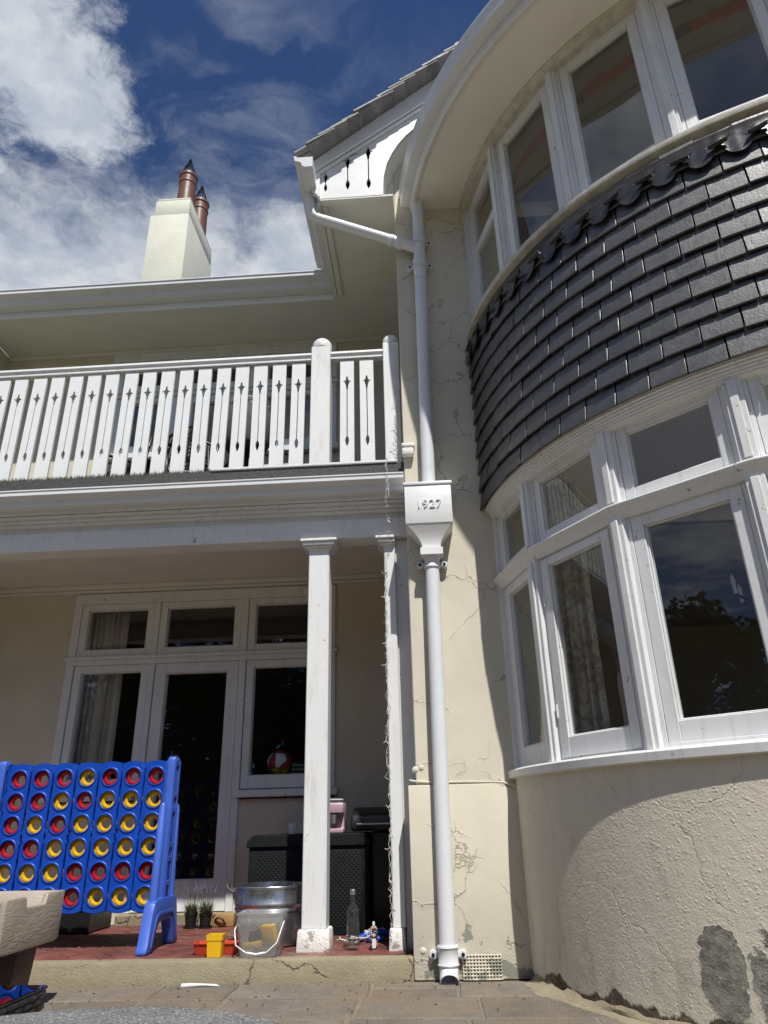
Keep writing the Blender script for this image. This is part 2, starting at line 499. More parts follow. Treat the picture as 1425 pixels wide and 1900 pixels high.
# ------------------------------------------------------------------ geometry helpers
ELOC = {}
def tag(o, label=None, cat=None, group=None, kind=None):
    for kx, v in (('label', label), ('category', cat), ('group', group), ('kind', kind)):
        if v:
            o[kx] = v
    return o
def attach(o, parent):
    if parent is not None:
        o.parent = parent
        if parent.name in ELOC:
            o.matrix_parent_inverse = Matrix.Translation(-ELOC[parent.name])
    return o
def thing(name, loc, label, cat, group=None, kind=None):
    o = bpy.data.objects.new(name, None)
    o.empty_display_size = .1
    o.location = loc
    COL.objects.link(o)
    ELOC[o.name] = Vector(loc)
    return tag(o, label, cat, group, kind)
def link(name, me, parent=None):
    o = bpy.data.objects.new(name, me)
    COL.objects.link(o)
    return attach(o, parent)

class MB:
    def __init__(s):
        s.v = []
        s.f = []
    def add(s, vs, fs):
        n = len(s.v)
        s.v += [tuple(x) for x in vs]
        s.f += [tuple(i + n for i in f) for f in fs]
        return s
    def box(s, x0, x1, y0, y1, z0, z1, M=None):
        vs = [Vector((x, y, z)) for x in (x0, x1) for y in (y0, y1) for z in (z0, z1)]
        if M is not None:
            vs = [M @ v for v in vs]
        return s.add(vs, [(0, 1, 3, 2), (4, 6, 7, 5), (0, 4, 5, 1), (2, 3, 7, 6), (0, 2, 6, 4), (1, 5, 7, 3)])
    def prism(s, poly, fn):
        n = len(poly)
        vs = [fn(a, b, 0) for a, b in poly] + [fn(a, b, 1) for a, b in poly]
        fs = [tuple(range(n))[::-1], tuple(range(n, 2 * n))] + [(i, (i + 1) % n, n + (i + 1) % n, n + i) for i in range(n)]
        return s.add(vs, fs)
    def xprism(s, poly, x0, x1):      # poly in (y, z)
        return s.prism(poly, lambda a, b, t: (x1 if t else x0, a, b))
    def yprism(s, poly, y0, y1):      # poly in (x, z)
        return s.prism(poly, lambda a, b, t: (a, y1 if t else y0, b))
    def zprism(s, poly, z0, z1):
        return s.prism(poly, lambda a, b, t: (a, b, z1 if t else z0))
    def tube(s, pts, r, n=8, rr=None):
        pts = [Vector(p) for p in pts]
        t0 = (pts[1] - pts[0]).normalized()
        u = t0.orthogonal().normalized()
        rings = []
        for i, p in enumerate(pts):
            a = pts[max(i - 1, 0)]
            b = pts[min(i + 1, len(pts) - 1)]
            t = (b - a).normalized()
            u = (u - t * u.dot(t)).normalized()
            w_ = t.cross(u)
            rad = rr[i] if rr else r
            rings.append([p + (u * cos(2 * pi * j / n) + w_ * sin(2 * pi * j / n)) * rad for j in range(n)])
        vs = [v for ring in rings for v in ring]
        fs = []
        for i in range(len(pts) - 1):
            for j in range(n):
                j2 = (j + 1) % n
                fs.append((i * n + j, i * n + j2, (i + 1) * n + j2, (i + 1) * n + j))
        fs.append(tuple(range(n))[::-1])
        fs.append(tuple((len(pts) - 1) * n + j for j in range(n)))
        return s.add(vs, fs)
    def lathe(s, prof, c=(0, 0, 0), n=24, M=None):
        vs, fs = [], []
        m = len(prof)
        for i in range(n):
            a = 2 * pi * i / n
            for r, z in prof:
                v = Vector((r * cos(a), r * sin(a), z))
                if M is not None:
                    v = M @ v
                vs.append(v + Vector(c))
        for i in range(n):
            i2 = (i + 1) % n
            for j in range(m - 1):
                fs.append((i * m + j, i2 * m + j, i2 * m + j + 1, i * m + j + 1))
        return s.add(vs, fs)
    def arc(s, prof, a0, a1, n, cx=2.75, cy=4.9):
        """sweep a closed (r, z) profile round the bay axis between two angles (degrees, 0 = straight out)"""
        m = len(prof)
        vs, fs = [], []
        for i in range(n + 1):
            a = R(a0 + (a1 - a0) * i / n)
            for r, z in prof:
                vs.append((cx + r * sin(a), cy - r * cos(a), z))
        for i in range(n):
            for j in range(m):
                j2 = (j + 1) % m
                fs.append((i * m + j, i * m + j2, (i + 1) * m + j2, (i + 1) * m + j))
        fs.append(tuple(range(m))[::-1])
        fs.append(tuple(n * m + j for j in range(m)))
        return s.add(vs, fs)
    def mesh(s, name, bevel=0, seg=1, smooth=35, tri=False, merge=True):
        bm = bmesh.new()
        vs = [bm.verts.new(v) for v in s.v]
        for f in s.f:
            try:
                bm.faces.new([vs[i] for i in f])
            except ValueError:
                pass
        if merge:
            bmesh.ops.remove_doubles(bm, verts=bm.verts, dist=1e-5)
        bmesh.ops.recalc_face_normals(bm, faces=bm.faces)
        if bevel:
            ed = [e for e in bm.edges if len(e.link_faces) == 2 and e.calc_face_angle(0) > R(32)]
            bmesh.ops.bevel(bm, geom=ed, offset=bevel, segments=seg, affect='EDGES', profile=.5, clamp_overlap=True)
        if tri:
            bmesh.ops.triangulate(bm, faces=[f for f in bm.faces if len(f.verts) > 4], ngon_method='EAR_CLIP')
        me = bpy.data.meshes.new(name)
        bm.to_mesh(me)
        bm.free()
        if smooth:
            me.polygons.foreach_set('use_smooth', [True] * len(me.polygons))
            me.set_sharp_from_angle(angle=R(smooth))
        return me
    def build(s, name, mat, parent=None, **kw):
        me = s.mesh(name, **kw)
        me.materials.append(MATS[mat])
        return link(name, me, parent)

def box(name, mat, parent, x0, x1, y0, y1, z0, z1, bevel=.004, **kw):
    return MB().box(x0, x1, y0, y1, z0, z1).build(name, mat, parent, bevel=bevel, **kw)
BX, BY = 2.75, 4.9                      # axis of the round bay
def bay(a, r, z):
    return Vector((BX + r * sin(R(a)), BY - r * cos(R(a)), z))
def pieces(name, me, parent, mats):
    """one object per matrix, all sharing one mesh"""
    out = []
    for M in mats:
        o = bpy.data.objects.new(name, me)
        COL.objects.link(o)
        o.matrix_basis = M
        attach(o, parent)
        out.append(o)
    return out

# ------------------------------------------------------------------ ground
def structure(o):
    o['kind'] = 'structure'
    return o
structure(MB().box(-150, 150, -150, 150, -.35, -.06).build('ground', 'ground_soil', smooth=0))
terr = structure(MB().box(-9.5, 8.5, -7.5, 9.0, -.12, -.006).build('terrace', 'paving_joint', smooth=0))
YB = [4.56, 4.20, 3.78, 3.42, 2.96, 2.55, 2.10]
rp = random.Random(3)
npv = 0
for i in range(len(YB) - 1):
    y1, y0 = YB[i] - .009, YB[i + 1] + .009
    x = -4.2 + rp.uniform(0, .4)
    while x < 2.9:
        ln = rp.uniform(.38, .86)
        x1 = min(x + ln, 3.2)
        if rp.random() < .22:
            ym = y0 + (y1 - y0) * rp.uniform(.4, .6)
            rects = [(x, x1, y0, ym - .011), (x, x1, ym + .011, y1)]
        else:
            rects = [(x, x1, y0, y1)]
        for (a, b, c, d) in rects:
            j = lambda s=.012: rp.uniform(-s, s)
            h0 = rp.uniform(-.003, .003)
            poly = [(a + .009 + j(.008), c + j()), (b - .009 + j(.008), c + j()), (b - .009 + j(.008), d + j()), (a + .009 + j(.008), d + j())]
            cx_, cy_ = (a + b) / 2, (c + d) / 2
            o = MB().zprism([(p[0] - cx_, p[1] - cy_) for p in poly], -.05, h0 - .001).build('paving_stone', 'paving_stone', terr, bevel=.006)
            o.location = (cx_, cy_, 0)
            o.rotation_euler = (rp.uniform(-.004, .004), rp.uniform(-.004, .004), 0)
            npv += 1
        x = x1

# ------------------------------------------------------------------ the house
house = thing('house', (-1.0, 5.2, 0), 'cream rendered two storey house with porch, balcony and round bay window', 'house')
WX = -.095                               # left face of the projecting wing
YW = 4.609                               # front face of the wing
# wing front pier and side wall
box('pier_wall', 'cream_render', house, WX, .80, YW, 4.86, 0, 6.9, bevel=.006)
box('side_wall', 'cream_render', house, WX + .002, .14, 4.862, 10.5, 0, 6.2, bevel=0)
MB().box(-.144, .56, YW - .018, YW - .0005, 0, 1.0).box(-.144, WX - .001, YW - .0005, 4.9, 0, 1.0).build('wall_plinth', 'cream_render', house, bevel=.007, seg=2)
# cable and its clip along the top of the plinth
cb = MB().tube([(-.135, YW - .008, 1.03), (-.10, YW - .01, 1.022), (.02, YW - .01, 1.012), (.2, YW - .01, 1.012), (.36, YW - .01, 1.008), (.43, YW - .015, 1.004), (.47, YW - .03, .985)], .006, 6)
cb.build('wall_cable', 'cream_render', house)
# upper gable wall behind the fretwork
MB().yprism([(-.095, 5.6), (2.75, 5.6), (2.75, 8.6)], YW + .002, YW + .1).build('gable_wall', 'soffit_paint', house, smooth=0)

# ---- round bay, ground storey wall
A0, A1 = -84.2, 38.0
MB().arc([(2.268, -.02), (2.268, 1.03), (2.10, 1.03), (2.10, -.02)], A0, A1, 90).build('bay_wall', 'bay_render', house, smooth=60)
# cement fillet where the bay meets the paving
pf = []
mb = MB()
N = 70
rf = random.Random(5)
vs, fs = [], []
for i in range(N + 1):
    a = -80.5 + (A1 + 80.5) * i / N
    wv = .045 + .03 * sin(i * .41) + rf.uniform(-.012, .012)
    for (dr, z) in ((-.005, .035 + rf.uniform(-.015, .015)), (.012, .024 + rf.uniform(-.006, .006)), (wv * .6, .010), (wv + .03, -.004)):
        vs.append(bay(a, 2.268 + dr, z))
for i in range(N):
    for j in range(3):
        fs.append((i * 4 + j, i * 4 + j + 1, (i + 1) * 4 + j + 1, (i + 1) * 4 + j))
mb.add(vs, fs)
mb.build('cement_fillet', 'step_concrete', house)

# ---- windows of the bay
LOW_A = [-83.3, -68.2, -50.4, -32.7, -15.0, 2.7, 20.4, 38.1]
UP_A = [-83.0, -66.4, -48.9, -31.4, -14.0, 3.4, 20.8, 38.2]
RW = 2.25
MB().arc([(2.08, 1.032), (2.290, 1.020), (2.303, 1.026), (2.305, 1.062), (2.295, 1.072), (2.08, 1.10)], -84.6, A1, 110).build('window_sill', 'white_paint', house, smooth=30)
def facet(a0, a1, r):
    p, q_ = bay(a0, r, 0), bay(a1, r, 0)
    u = (q_ - p).normalized()
    n = Vector((u.y, -u.x, 0))
    return p, u, n, (q_ - p).length
def fmat(p, u, n):
    return Matrix(((u.x, n.x, 0, p.x), (u.y, n.y, 0, p.y), (0, 0, 1, 0), (0, 0, 0, 1)))
def rect_frame(mb, M, u0, u1, z0, z1, wl, wr, wb, wt, d0, d1):
    """four members of a frame in the facet plane; d = distance outwards"""
    mb.box(u0, u0 + wl, d0, d1, z0, z1, M)
    mb.box(u1 - wr, u1, d0, d1, z0, z1, M)
    mb.box(u0 + wl, u1 - wr, d0, d1 - .001, z0, z0 + wb, M)
    mb.box(u0 + wl, u1 - wr, d0, d1 - .001, z1 - wt, z1, M)
def glazing_bead(mb, M, u0, u1, z0, z1, d0, d1, b=.008):
    rect_frame(mb, M, u0, u1, z0, z1, b, b, b, b, d0, d1)
WORD = ['first', 'second', 'third', 'fourth', 'fifth', 'sixth', 'seventh']
for i in range(7):
    a0, a1 = LOW_A[i], LOW_A[i + 1]
    p, u, n, L = facet(a0, a1, RW)
    M = fmat(p, u, n)
    h = .045                         # half post
    win = MB()
    rect_frame(win, M, h, L - h, 1.07, 2.205, .022, .022, .03, .02, -.09, -.012)
    rect_frame(win, M, h, L - h, 2.295, 2.742, .022, .022, .015, .03, -.09, -.012)
    win = win.build('window', 'white_paint', house, bevel=.003)
    tag(win, 'ground floor bay window light, %s from the pier' % WORD[i])
    out = .012 if i == 1 else 0
    sash = MB()
    rect_frame(sash, M, h + .024, L - h - .024, 1.092, 2.19, .062, .062, .10, .045, -.06 + out, -.014 + out)
    glazing_bead(sash, M, h + .086, L - h - .086, 1.192, 2.145, -.05 + out, -.026 + out)
    sash.build('sash', 'white_paint', win, bevel=.003)
    t = MB()
    rect_frame(t, M, h + .024, L - h - .024, 2.312, 2.728, .055, .055, .05, .045, -.06, -.016)
    glazing_bead(t, M, h + .079, L - h - .079, 2.362, 2.683, -.05, -.028)
    t.build('transom_sash', 'white_paint', win, bevel=.003)
    MB().box(h + .084, L - h - .084, -.045 + out, -.041 + out, 1.19, 2.147, M).build('pane', 'window_glass', win, smooth=0)
    MB().box(h + .077, L - h - .077, -.045, -.041, 2.36, 2.685, M).build('transom_pane', 'window_glass', win, smooth=0)
    if i == 1:
        for z in (1.33, 1.95):
            hg = MB()
            hg.tube([tuple(M @ Vector((h + .024, .0, z - .035))), tuple(M @ Vector((h + .024, .0, z + .035)))], .006, 6)
            hg.build('hinge', 'white_paint', win)
for a in LOW_A:
    Mp = Matrix.Translation(bay(a, RW, 0)) @ Matrix.Rotation(R(a), 4, 'Z')
    mb = MB()
    mb.box(-.043, .043, -.012, .11, 1.068, 2.77, Mp)
    mb.box(-.020, .020, -.026, -.012, 1.074, 2.20, Mp).box(-.020, .020, -.026, -.012, 2.30, 2.72, Mp)
    mb.build('mullion', 'white_paint', house, bevel=.004)
def faceted_ring(name, mat, angles, prof, bevel=.003):
    """a moulding that runs straight along every facet, mitred at the mullions"""
    mb = MB()
    m = len(prof)
    vs, fs = [], []
    for a in angles:
        for r, z in prof:
            vs.append(bay(a, r, z))
    for i in range(len(angles) - 1):
        for j in range(m):
            j2 = (j + 1) % m
            fs.append((i * m + j, i * m + j2, (i + 1) * m + j2, (i + 1) * m + j))
    fs.append(tuple(range(m))[::-1])
    fs.append(tuple((len(angles) - 1) * m + j for j in range(m)))
    return mb.add(vs, fs).build(name, mat, house, bevel=bevel)
faceted_ring('transom_rail', 'white_paint', LOW_A, [(2.15, 2.205), (2.255, 2.205), (2.262, 2.225), (2.275, 2.24), (2.290, 2.262), (2.298, 2.268), (2.298, 2.280), (2.27, 2.293), (2.15, 2.297)])
# reeded cornice below the slates
prof = [(2.12, 2.722), (2.256, 2.722)]
r_, z_ = 2.256, 2.722
for k_ in range(5):
    r_ += .002
    z_ += .003
    prof += [(r_, z_ - .002), (r_ + .006, z_ + .002), (r_ + .008, z_ + .008), (r_ + .006, z_ + .013)]
    r_ += .008
    z_ += .012
prof += [(2.308, 2.80), (2.308, 2.806), (2.12, 2.806)]
MB().arc(prof, -84.4, A1, 110).build('cornice', 'white_paint', house, smooth=50)

# ---- slate-hung band
band = MB().arc([(2.275, 2.807), (2.275, 4.22), (2.10, 4.22), (2.10, 2.807)], -84.3, A1, 100).build('slate_band', 'mortar_dark', house, smooth=60)
SWD = 4.72
wd = 2.34 * R(SWD) - .0065
def slate_mesh(seed):
    rs = random.Random(seed)
    mb = MB()
    w2 = wd / 2
    hh = .19
    t = .0135
    c = .0022
    mb.xprism([(0, 0), (-t, .0), (-t - .001, .004), (-t, hh), (0, hh)], -w2 + rs.uniform(0, .0015), w2 - rs.uniform(0, .0015))
    me = mb.mesh('slate', bevel=.0016, smooth=40)
    me.materials.append(MATS['slate'])
    return me
SM = [slate_mesh(i) for i in range(5)]
rs = random.Random(11)
for c in range(10):
    zb = 2.79 + .1385 * c
    off = (SWD / 2 if c % 2 else 0) - 34.3
    k0 = math.floor((-83 - off) / SWD)
    a = off + k0 * SWD
    while a < 37:
        if a > -84:
            rad = 2.325 + rs.uniform(0, .005)
            M = Matrix.Translation(bay(a, rad, zb + rs.uniform(-.003, .003))) @ Matrix.Rotation(R(a + rs.uniform(-.5, .5)), 4, 'Z') @ Matrix.Rotation(R(-9.6 + rs.uniform(-1.1, 1.1)), 4, 'X') @ Matrix.Rotation(R(rs.uniform(-.5, .5)), 4, 'Y')
            pieces('slate', rs.choice(SM), band, [M])
        a += SWD
# dressed lead flashing with a scalloped edge and rolled clips
mb = MB()
vs, fs = [], []
n = 26 * 12
for i in range(n + 1):
    a = -84.0 + 4.7 * i / 12
    ph = (a + 22.3) / 4.7
    fr = ph - math.floor(ph)
    s_ = math.sqrt(max(0, 1 - ((fr - .5) / .40) ** 2))
    zb = 4.072 - .098 * s_
    wob = .0012 * sin(i * .37) + .001 * sin(i * 1.3)
    for (r, z) in ((2.29, 4.218), (2.322 + wob, 4.198), (2.343 + wob, 4.12), (2.357 + wob, zb), (2.350 + wob, zb + .001)):
        vs.append(bay(min(a, A1), r, z))
for i in range(n):
    for j in range(4):
        fs.append((i * 5 + j, i * 5 + j + 1, (i + 1) * 5 + j + 1, (i + 1) * 5 + j))
fl = mb.add(vs, fs).build('lead_flashing', 'lead', house, smooth=50)
tb = MB()
tb.tube([(-.048, -.006, 0), (.048, -.006, .002)], .012, 8)
tb.box(-.03, .03, -.004, .002, -.012, .012)
tb.tube([(-.05, -.008, .004), (-.066, -.014, -.010)], .004, 5).tube([(.05, -.008, .004), (.066, -.014, .012)], .004, 5)
tme = tb.mesh('clip')
tme.materials.append(MATS['lead'])
for k_ in range(-13, 13):
    a = -22.3 + 4.7 * k_
    if -83 < a < 37:
        pieces('clip', tme, fl, [Matrix.Translation(bay(a, 2.364, 4.07)) @ Matrix.Rotation(R(a), 4, 'Z') @ Matrix.Rotation(R(rs.uniform(-14, 4)), 4, 'Y')])

# ---- upper bay windows
MB().arc([(2.10, 4.222), (2.27, 4.222), (2.285, 4.232), (2.29, 4.25), (2.315, 4.256), (2.33, 4.262), (2.335, 4.275), (2.335, 4.298), (2.10, 4.325)], -84.6, A1, 110).build('upper_sill', 'aged_sill', house, smooth=30)
for i in range(7):
    a0, a1 = UP_A[i], UP_A[i + 1]
    p, u, n, L = facet(a0, a1, RW)
    M = fmat(p, u, n)
    h = .04
    f_ = MB()
    rect_frame(f_, M, h, L - h, 4.30, 5.60, .02, .02, .02, .02, -.09, -.012)
    win = f_.build('window', 'white_paint', house, bevel=.003)
    tag(win, 'upper floor bay window light, %s from the pier' % WORD[i])
    sash = MB()
    rect_frame(sash, M, h + .022, L - h - .022, 4.325, 5.578, .062, .062, .12, .05, -.06, -.014)
    glazing_bead(sash, M, h + .084, L - h - .084, 4.445, 5.528, -.05, -.026)
    if i == 0:
        sash.box(h + .08, L - h - .08, -.055, -.018, 5.03, 5.12, M)
    sash.build('sash', 'white_paint', win, bevel=.003)
    MB().box(h + .082, L - h - .082, -.045, -.041, 4.44, 5.53, M).build('pane', 'window_glass', win, smooth=0)
for a in UP_A:
    Mp = Matrix.Translation(bay(a, RW, 0)) @ Matrix.Rotation(R(a), 4, 'Z')
    mb = MB()
    mb.box(-.038, .038, -.012, .11, 4.30, 5.60, Mp).box(-.022, .022, -.026, -.012, 4.305, 5.598, Mp)
    mb.build('mullion', 'white_paint', house, bevel=.004)
MB().arc([(2.12, 5.598), (2.262, 5.598), (2.268, 5.612), (2.285, 5.618), (2.292, 5.63), (2.305, 5.635), (2.305, 5.652), (2.12, 5.652)], -84.6, A1, 110).build('window_head', 'aged_sill', house, smooth=30)

# ---- bay eave
MB().arc([(2.10, 5.6535), (2.72, 5.6535), (2.72, 5.675), (2.10, 5.675)], -85.5, A1, 100).build('bay_soffit', 'bay_soffit_bounce', house, smooth=40)
MB().arc([(2.685, 5.635), (2.705, 5.628), (2.722, 5.635), (2.726, 5.66), (2.726, 5.72), (2.6855, 5.72)], -85.5, A1, 110).build('fascia', 'smooth_white', house, smooth=40)
gp = [(2.7275, 5.70), (2.79, 5.70), (2.803, 5.706), (2.808, 5.72), (2.808, 5.80), (2.818, 5.815), (2.818, 5.84), (2.805, 5.845), (2.7275, 5.83)]
MB().arc(gp, -86.0, A1, 110).build('bay_gutter', 'gutter_white', house, smooth=40)
MB().arc([(2.80, 5.85), (2.80, 5.87), (1.2, 7.1), (1.2, 5.85)], -84, A1, 60).build('bay_roof', 'roof_slate', house, smooth=40)

# ---- gable verge of the wing
SL = .80                                   # roof slope (rise / run)
zt = lambda x: 5.891 + (x + .719) * .78    # top edge of the fretwork panel
curve = [(-.715, 5.616), (-.179, 5.616), (-.176, 5.72), (-.170, 5.82), (-.140, 5.97), (-.094, 6.088), (-.035, 6.20), (.035, 6.299), (.115, 6.385), (.207, 6.457), (.33, 6.53), (.50, 6.60), (.66, 6.65)]
def zbot(x):
    for (xa, za), (xb, zb_) in zip(curve, curve[1:]):
        if xa <= x <= xb:
            return za + (zb_ - za) * (x - xa) / max(xb - xa, 1e-6)
    return curve[-1][1]
def cut_profile(z0, z1, sc=1.0):
    """half-width outline of a fretwork slot (teardrop, slit, star), bottom to top"""
    return [(0, z0), (.010 * sc, z0 + .022 * sc), (.0155 * sc, z0 + .05 * sc), (.0125 * sc, z0 + .072 * sc), (.004 * sc, z0 + .092 * sc),
            (.0038 * sc, z1 - .125 * sc), (.008 * sc, z1 - .115 * sc), (.009 * sc, z1 - .09 * sc), (.016 * sc, z1 - .072 * sc), (.016 * sc, z1 - .062 * sc), (.036 * sc, z1 - .050 * sc),
            (.014 * sc, z1 - .040 * sc), (.008 * sc, z1 - .025 * sc), (.007 * sc, z1 - .008 * sc), (0, z1)]
def fret_panel(mb, xs, cuts, topf, botf, y0, y1):
    """vertical strips between slot centres, each with half a slot cut from its sides"""
    edges = [xs[0]] + [c[0] for c in cuts] + [xs[1]]
    for i in range(len(edges) - 1):
        a, b = edges[i], edges[i + 1]
        poly = [(a, botf(a))]
        if i > 0:
            poly += [(a + hw, z) for hw, z in cut_profile(*cuts[i - 1][1:])]
        for t in range(0, 9):
            x = a + (b - a) * t / 8
            poly.append((x, topf(x)))
        if i < len(cuts):
            poly += [(b - hw, z) for hw, z in reversed(cut_profile(*cuts[i][1:]))]
        xb = sorted({round(x, 5) for x, _ in curve if a < x < b} | {b}, reverse=True) if botf is zbot else [b]
        poly += [(x, botf(x)) for x in xb]
        mb.yprism(poly, y0, y1)
    return mb
fp = fret_panel(MB(), (-.715, .66), [(-.666, 5.692, 5.915, .95), (-.4775, 5.699, 6.10, 1.2), (-.299, 5.695, 6.195, 1.25)], zt, zbot, 4.38, 4.405)
fp.build('fretwork_panel', 'smooth_white', house, tri=True, smooth=0)
# dark boarding behind the panel
MB().yprism([(x - .03, z + .03) for x, z in curve[1:]] + [(x, zt(x) + .1) for x in (.63, -.70)] + [(-.70, 5.646)], 4.50, 4.55).build('eave_board', 'brown_wood', house, smooth=0, tri=True)
ck = MB()
cpts = curve[1:]
ck.add([(x, y, z) for (x, z) in cpts for y in (4.379, YW - .002)] + [(x - .012, y, z + .012) for (x, z) in cpts for y in (4.379, YW - .002)],
       [(2 * i, 2 * i + 1, 2 * i + 3, 2 * i + 2) for i in range(len(cpts) - 1)])
ck.build('curved_cheek', 'soffit_paint', house, smooth=60)
MB().box(-.215, WX - .0008, YW + .001, YW + .12, 5.6185, 6.5).build('gable_infill', 'soffit_paint', house, smooth=0)
# soffits: along the side of the wing and along the balcony
MB().box(-.712, WX - .0005, 4.383, 5.585, 5.600, 5.618).build('soffit', 'soffit_paint', house, smooth=0)
MB().box(-4.44, WX - .0005, 5.5855, 6.30, 5.598, 5.616).build('soffit', 'soffit_paint', house, smooth=0)
MB().box(WX - .0005, .0, 4.62, 4.9, 5.60, 5.618).build('soffit', 'soffit_paint', house, smooth=0)
# sloping verge soffit and barge mouldings
def slope_box(mb, x0, x1, y0, y1, zf, th):
    mb.prism([(x0, zf(x0)), (x1, zf(x1)), (x1, zf(x1) + th), (x0, zf(x0) + th)], lambda a, b, t: (a, y1 if t else y0, b))
    return mb
vb = MB()
bz0 = lambda x: 5.912 + (x + .719) * .785
bz1 = lambda x: 5.985 + (x + .80) * .855
vb.yprism([(-.775, bz0(-.775) + .01), (1.2, bz0(1.2)), (1.2, bz1(1.2)), (-.79, bz1(-.79))], 4.335, 4.3785)
vb.yprism([(-.74, bz0(-.74) - .03), (1.2, bz0(1.2) - .03), (1.2, bz0(1.2) - .0005), (-.74, bz0(-.74) - .0005)], 4.352, 4.3785)
vb.build('barge_board', 'smooth_white', house, bevel=.004)
# boxed end of the side eave
ob = [(-.728, 5.612), (-.712, 5.612), (-.712, 5.90), (-.775, 5.86), (-.775, 5.68), (-.765, 5.66), (-.745, 5.645), (-.732, 5.63)]
MB().yprism(ob, 4.35, 4.40).build('eave_end', 'smooth_white', house, bevel=.003)
# wing roof and its stepped slates along the verge
zr = lambda x: 5.988 + (x + .80) * .855
slope_r = MB()
slope_box(slope_r, -.86, 2.75, 4.235, 11, zr, .02)
slope_box(slope_r, 2.75, 6.4, 4.235, 11, lambda x: zr(2.75) - (x - 2.75) * .855, .02)
wroof = slope_r.build('wing_roof', 'roof_slate', house, smooth=0)
sv = MB().box(-.02, .27, 0, .26, 0, .020)
svm = sv.mesh('roof_slate', bevel=.002)
svm.materials.append(MATS['roof_slate'])
ang = math.atan(.855)
for k_ in range(21):
    x = -.885 + .101 * k_
    for yy in (4.175, 4.44, 4.70):
        M = Matrix.Translation((x, yy + rs.uniform(-.01, .008), zr(x) + .030)) @ Matrix.Rotation(-ang + R(7.6 + rs.uniform(-.8, .8)), 4, 'Y')
        pieces('roof_slate', svm, wroof, [M])
# main roof over the balcony
MB().prism([(5.44, 5.715), (11.2, 10.35), (11.2, 10.39), (5.44, 5.755)], lambda a, b, t: (-7 if not t else -.30, a, b)).build('main_roof', 'roof_slate', house, smooth=0)
# fascias and ogee gutters
OG = [(0, 0), (.045, 0), (.058, .006), (.066, .022), (.070, .048), (.086, .062), (.104, .070), (.112, .080), (.112, .112), (.118, .114), (.118, .124), (.100, .124), (.098, .108), (0, .108)]
box('fascia', 'smooth_white', house, -.738, -.7125, 4.405, 5.57, 5.585, 5.80, bevel=.003)
box('fascia', 'smooth_white', house, -4.6, -.7385, 5.56, 5.585, 5.56, 5.78, bevel=.003)
MB().prism(OG, lambda d, z, t: (-.7395 - d * 1.35, 5.37 if t else 4.135, 5.715 + z)).build('gutter', 'gutter_white', house, smooth=30)
MB().prism(OG, lambda d, z, t: (-.742 if t else -4.6, 5.558 - d * 1.6, 5.630 + z * 1.1)).build('gutter', 'gutter_white', house, smooth=30)
MB().box(-.752, -.735, 4.5, 5.56, 5.582, 5.60).box(-.70, -.655, 4.45, 5.56, 5.578, 5.5995).build('eave_batten', 'soffit_paint', house, bevel=.003)

# ---- chimney
ch = MB()
ch.box(-4.44, -3.752, 9.0, 10.37, 8.2, 10.58).box(-4.375, -3.757, 9.012, 10.33, 10.58, 10.92).box(-4.35, -3.762, 9.02, 10.31, 10.92, 10.975)
chim = ch.build('chimney', 'chimney_render', house, bevel=.02, seg=2)
def pot(x, y, z0):
    H_ = .66
    pr = [(.165, z0), (.150, z0 + H_), (.162, z0 + H_ + .005), (.166, z0 + H_ + .03), (.158, z0 + H_ + .05), (.152, z0 + H_ + .052), (.154, z0 + H_ + .17), (.168, z0 + H_ + .175), (.174, z0 + H_ + .21), (.165, z0 + H_ + .235), (.13, z0 + H_ + .235), (.13, z0 + H_), (.1, z0 + .4), (.0, z0 + .4)]
    MB().lathe(pr, (x, y, 0), 28).build('chimney_pot', 'terracotta', chim, smooth=40)
    mb = MB()
    zt_ = z0 + H_ + .22
    for i in range(12):
        a = 2 * pi * i / 12
        p0 = Vector((x + .142 * cos(a), y + .142 * sin(a), zt_))
        p1 = Vector((x + .10 * cos(a + .12), y + .10 * sin(a + .12), zt_ + .17))
        p2 = Vector((x + .012 * cos(a), y + .012 * sin(a), zt_ + .42 + .03 * (i % 3)))
        mb.tube([p0, p1, p2], .0055, 5)
    for z, r in ((.03, .138), (.13, .112), (.23, .075)):
        mb.tube([(x + r * cos(2 * pi * i / 16), y + r * sin(2 * pi * i / 16), zt_ + z) for i in range(17)], .0045, 5)
    mb.build('spark_guard', 'black_wire', chim)
pot(-3.99, 9.36, 10.97)
pot(-3.955, 9.98, 10.97)

# ------------------------------------------------------------------ porch and balcony
YBK = 6.25                                # back wall of porch and balcony
ZP = .112                                 # porch floor
step = structure(MB().xprism([(4.566, -.05), (4.566, .095), (4.574, .108), (4.588, ZP), (4.66, ZP), (4.66, -.05)], -4.444, -.146).build('porch_step', 'step_concrete', smooth=40))
pfl = structure(MB().box(-4.444, WX - .0005, 4.6605, 6.6, -.05, ZP - .012).build('porch_floor', 'brick_joint', smooth=0))
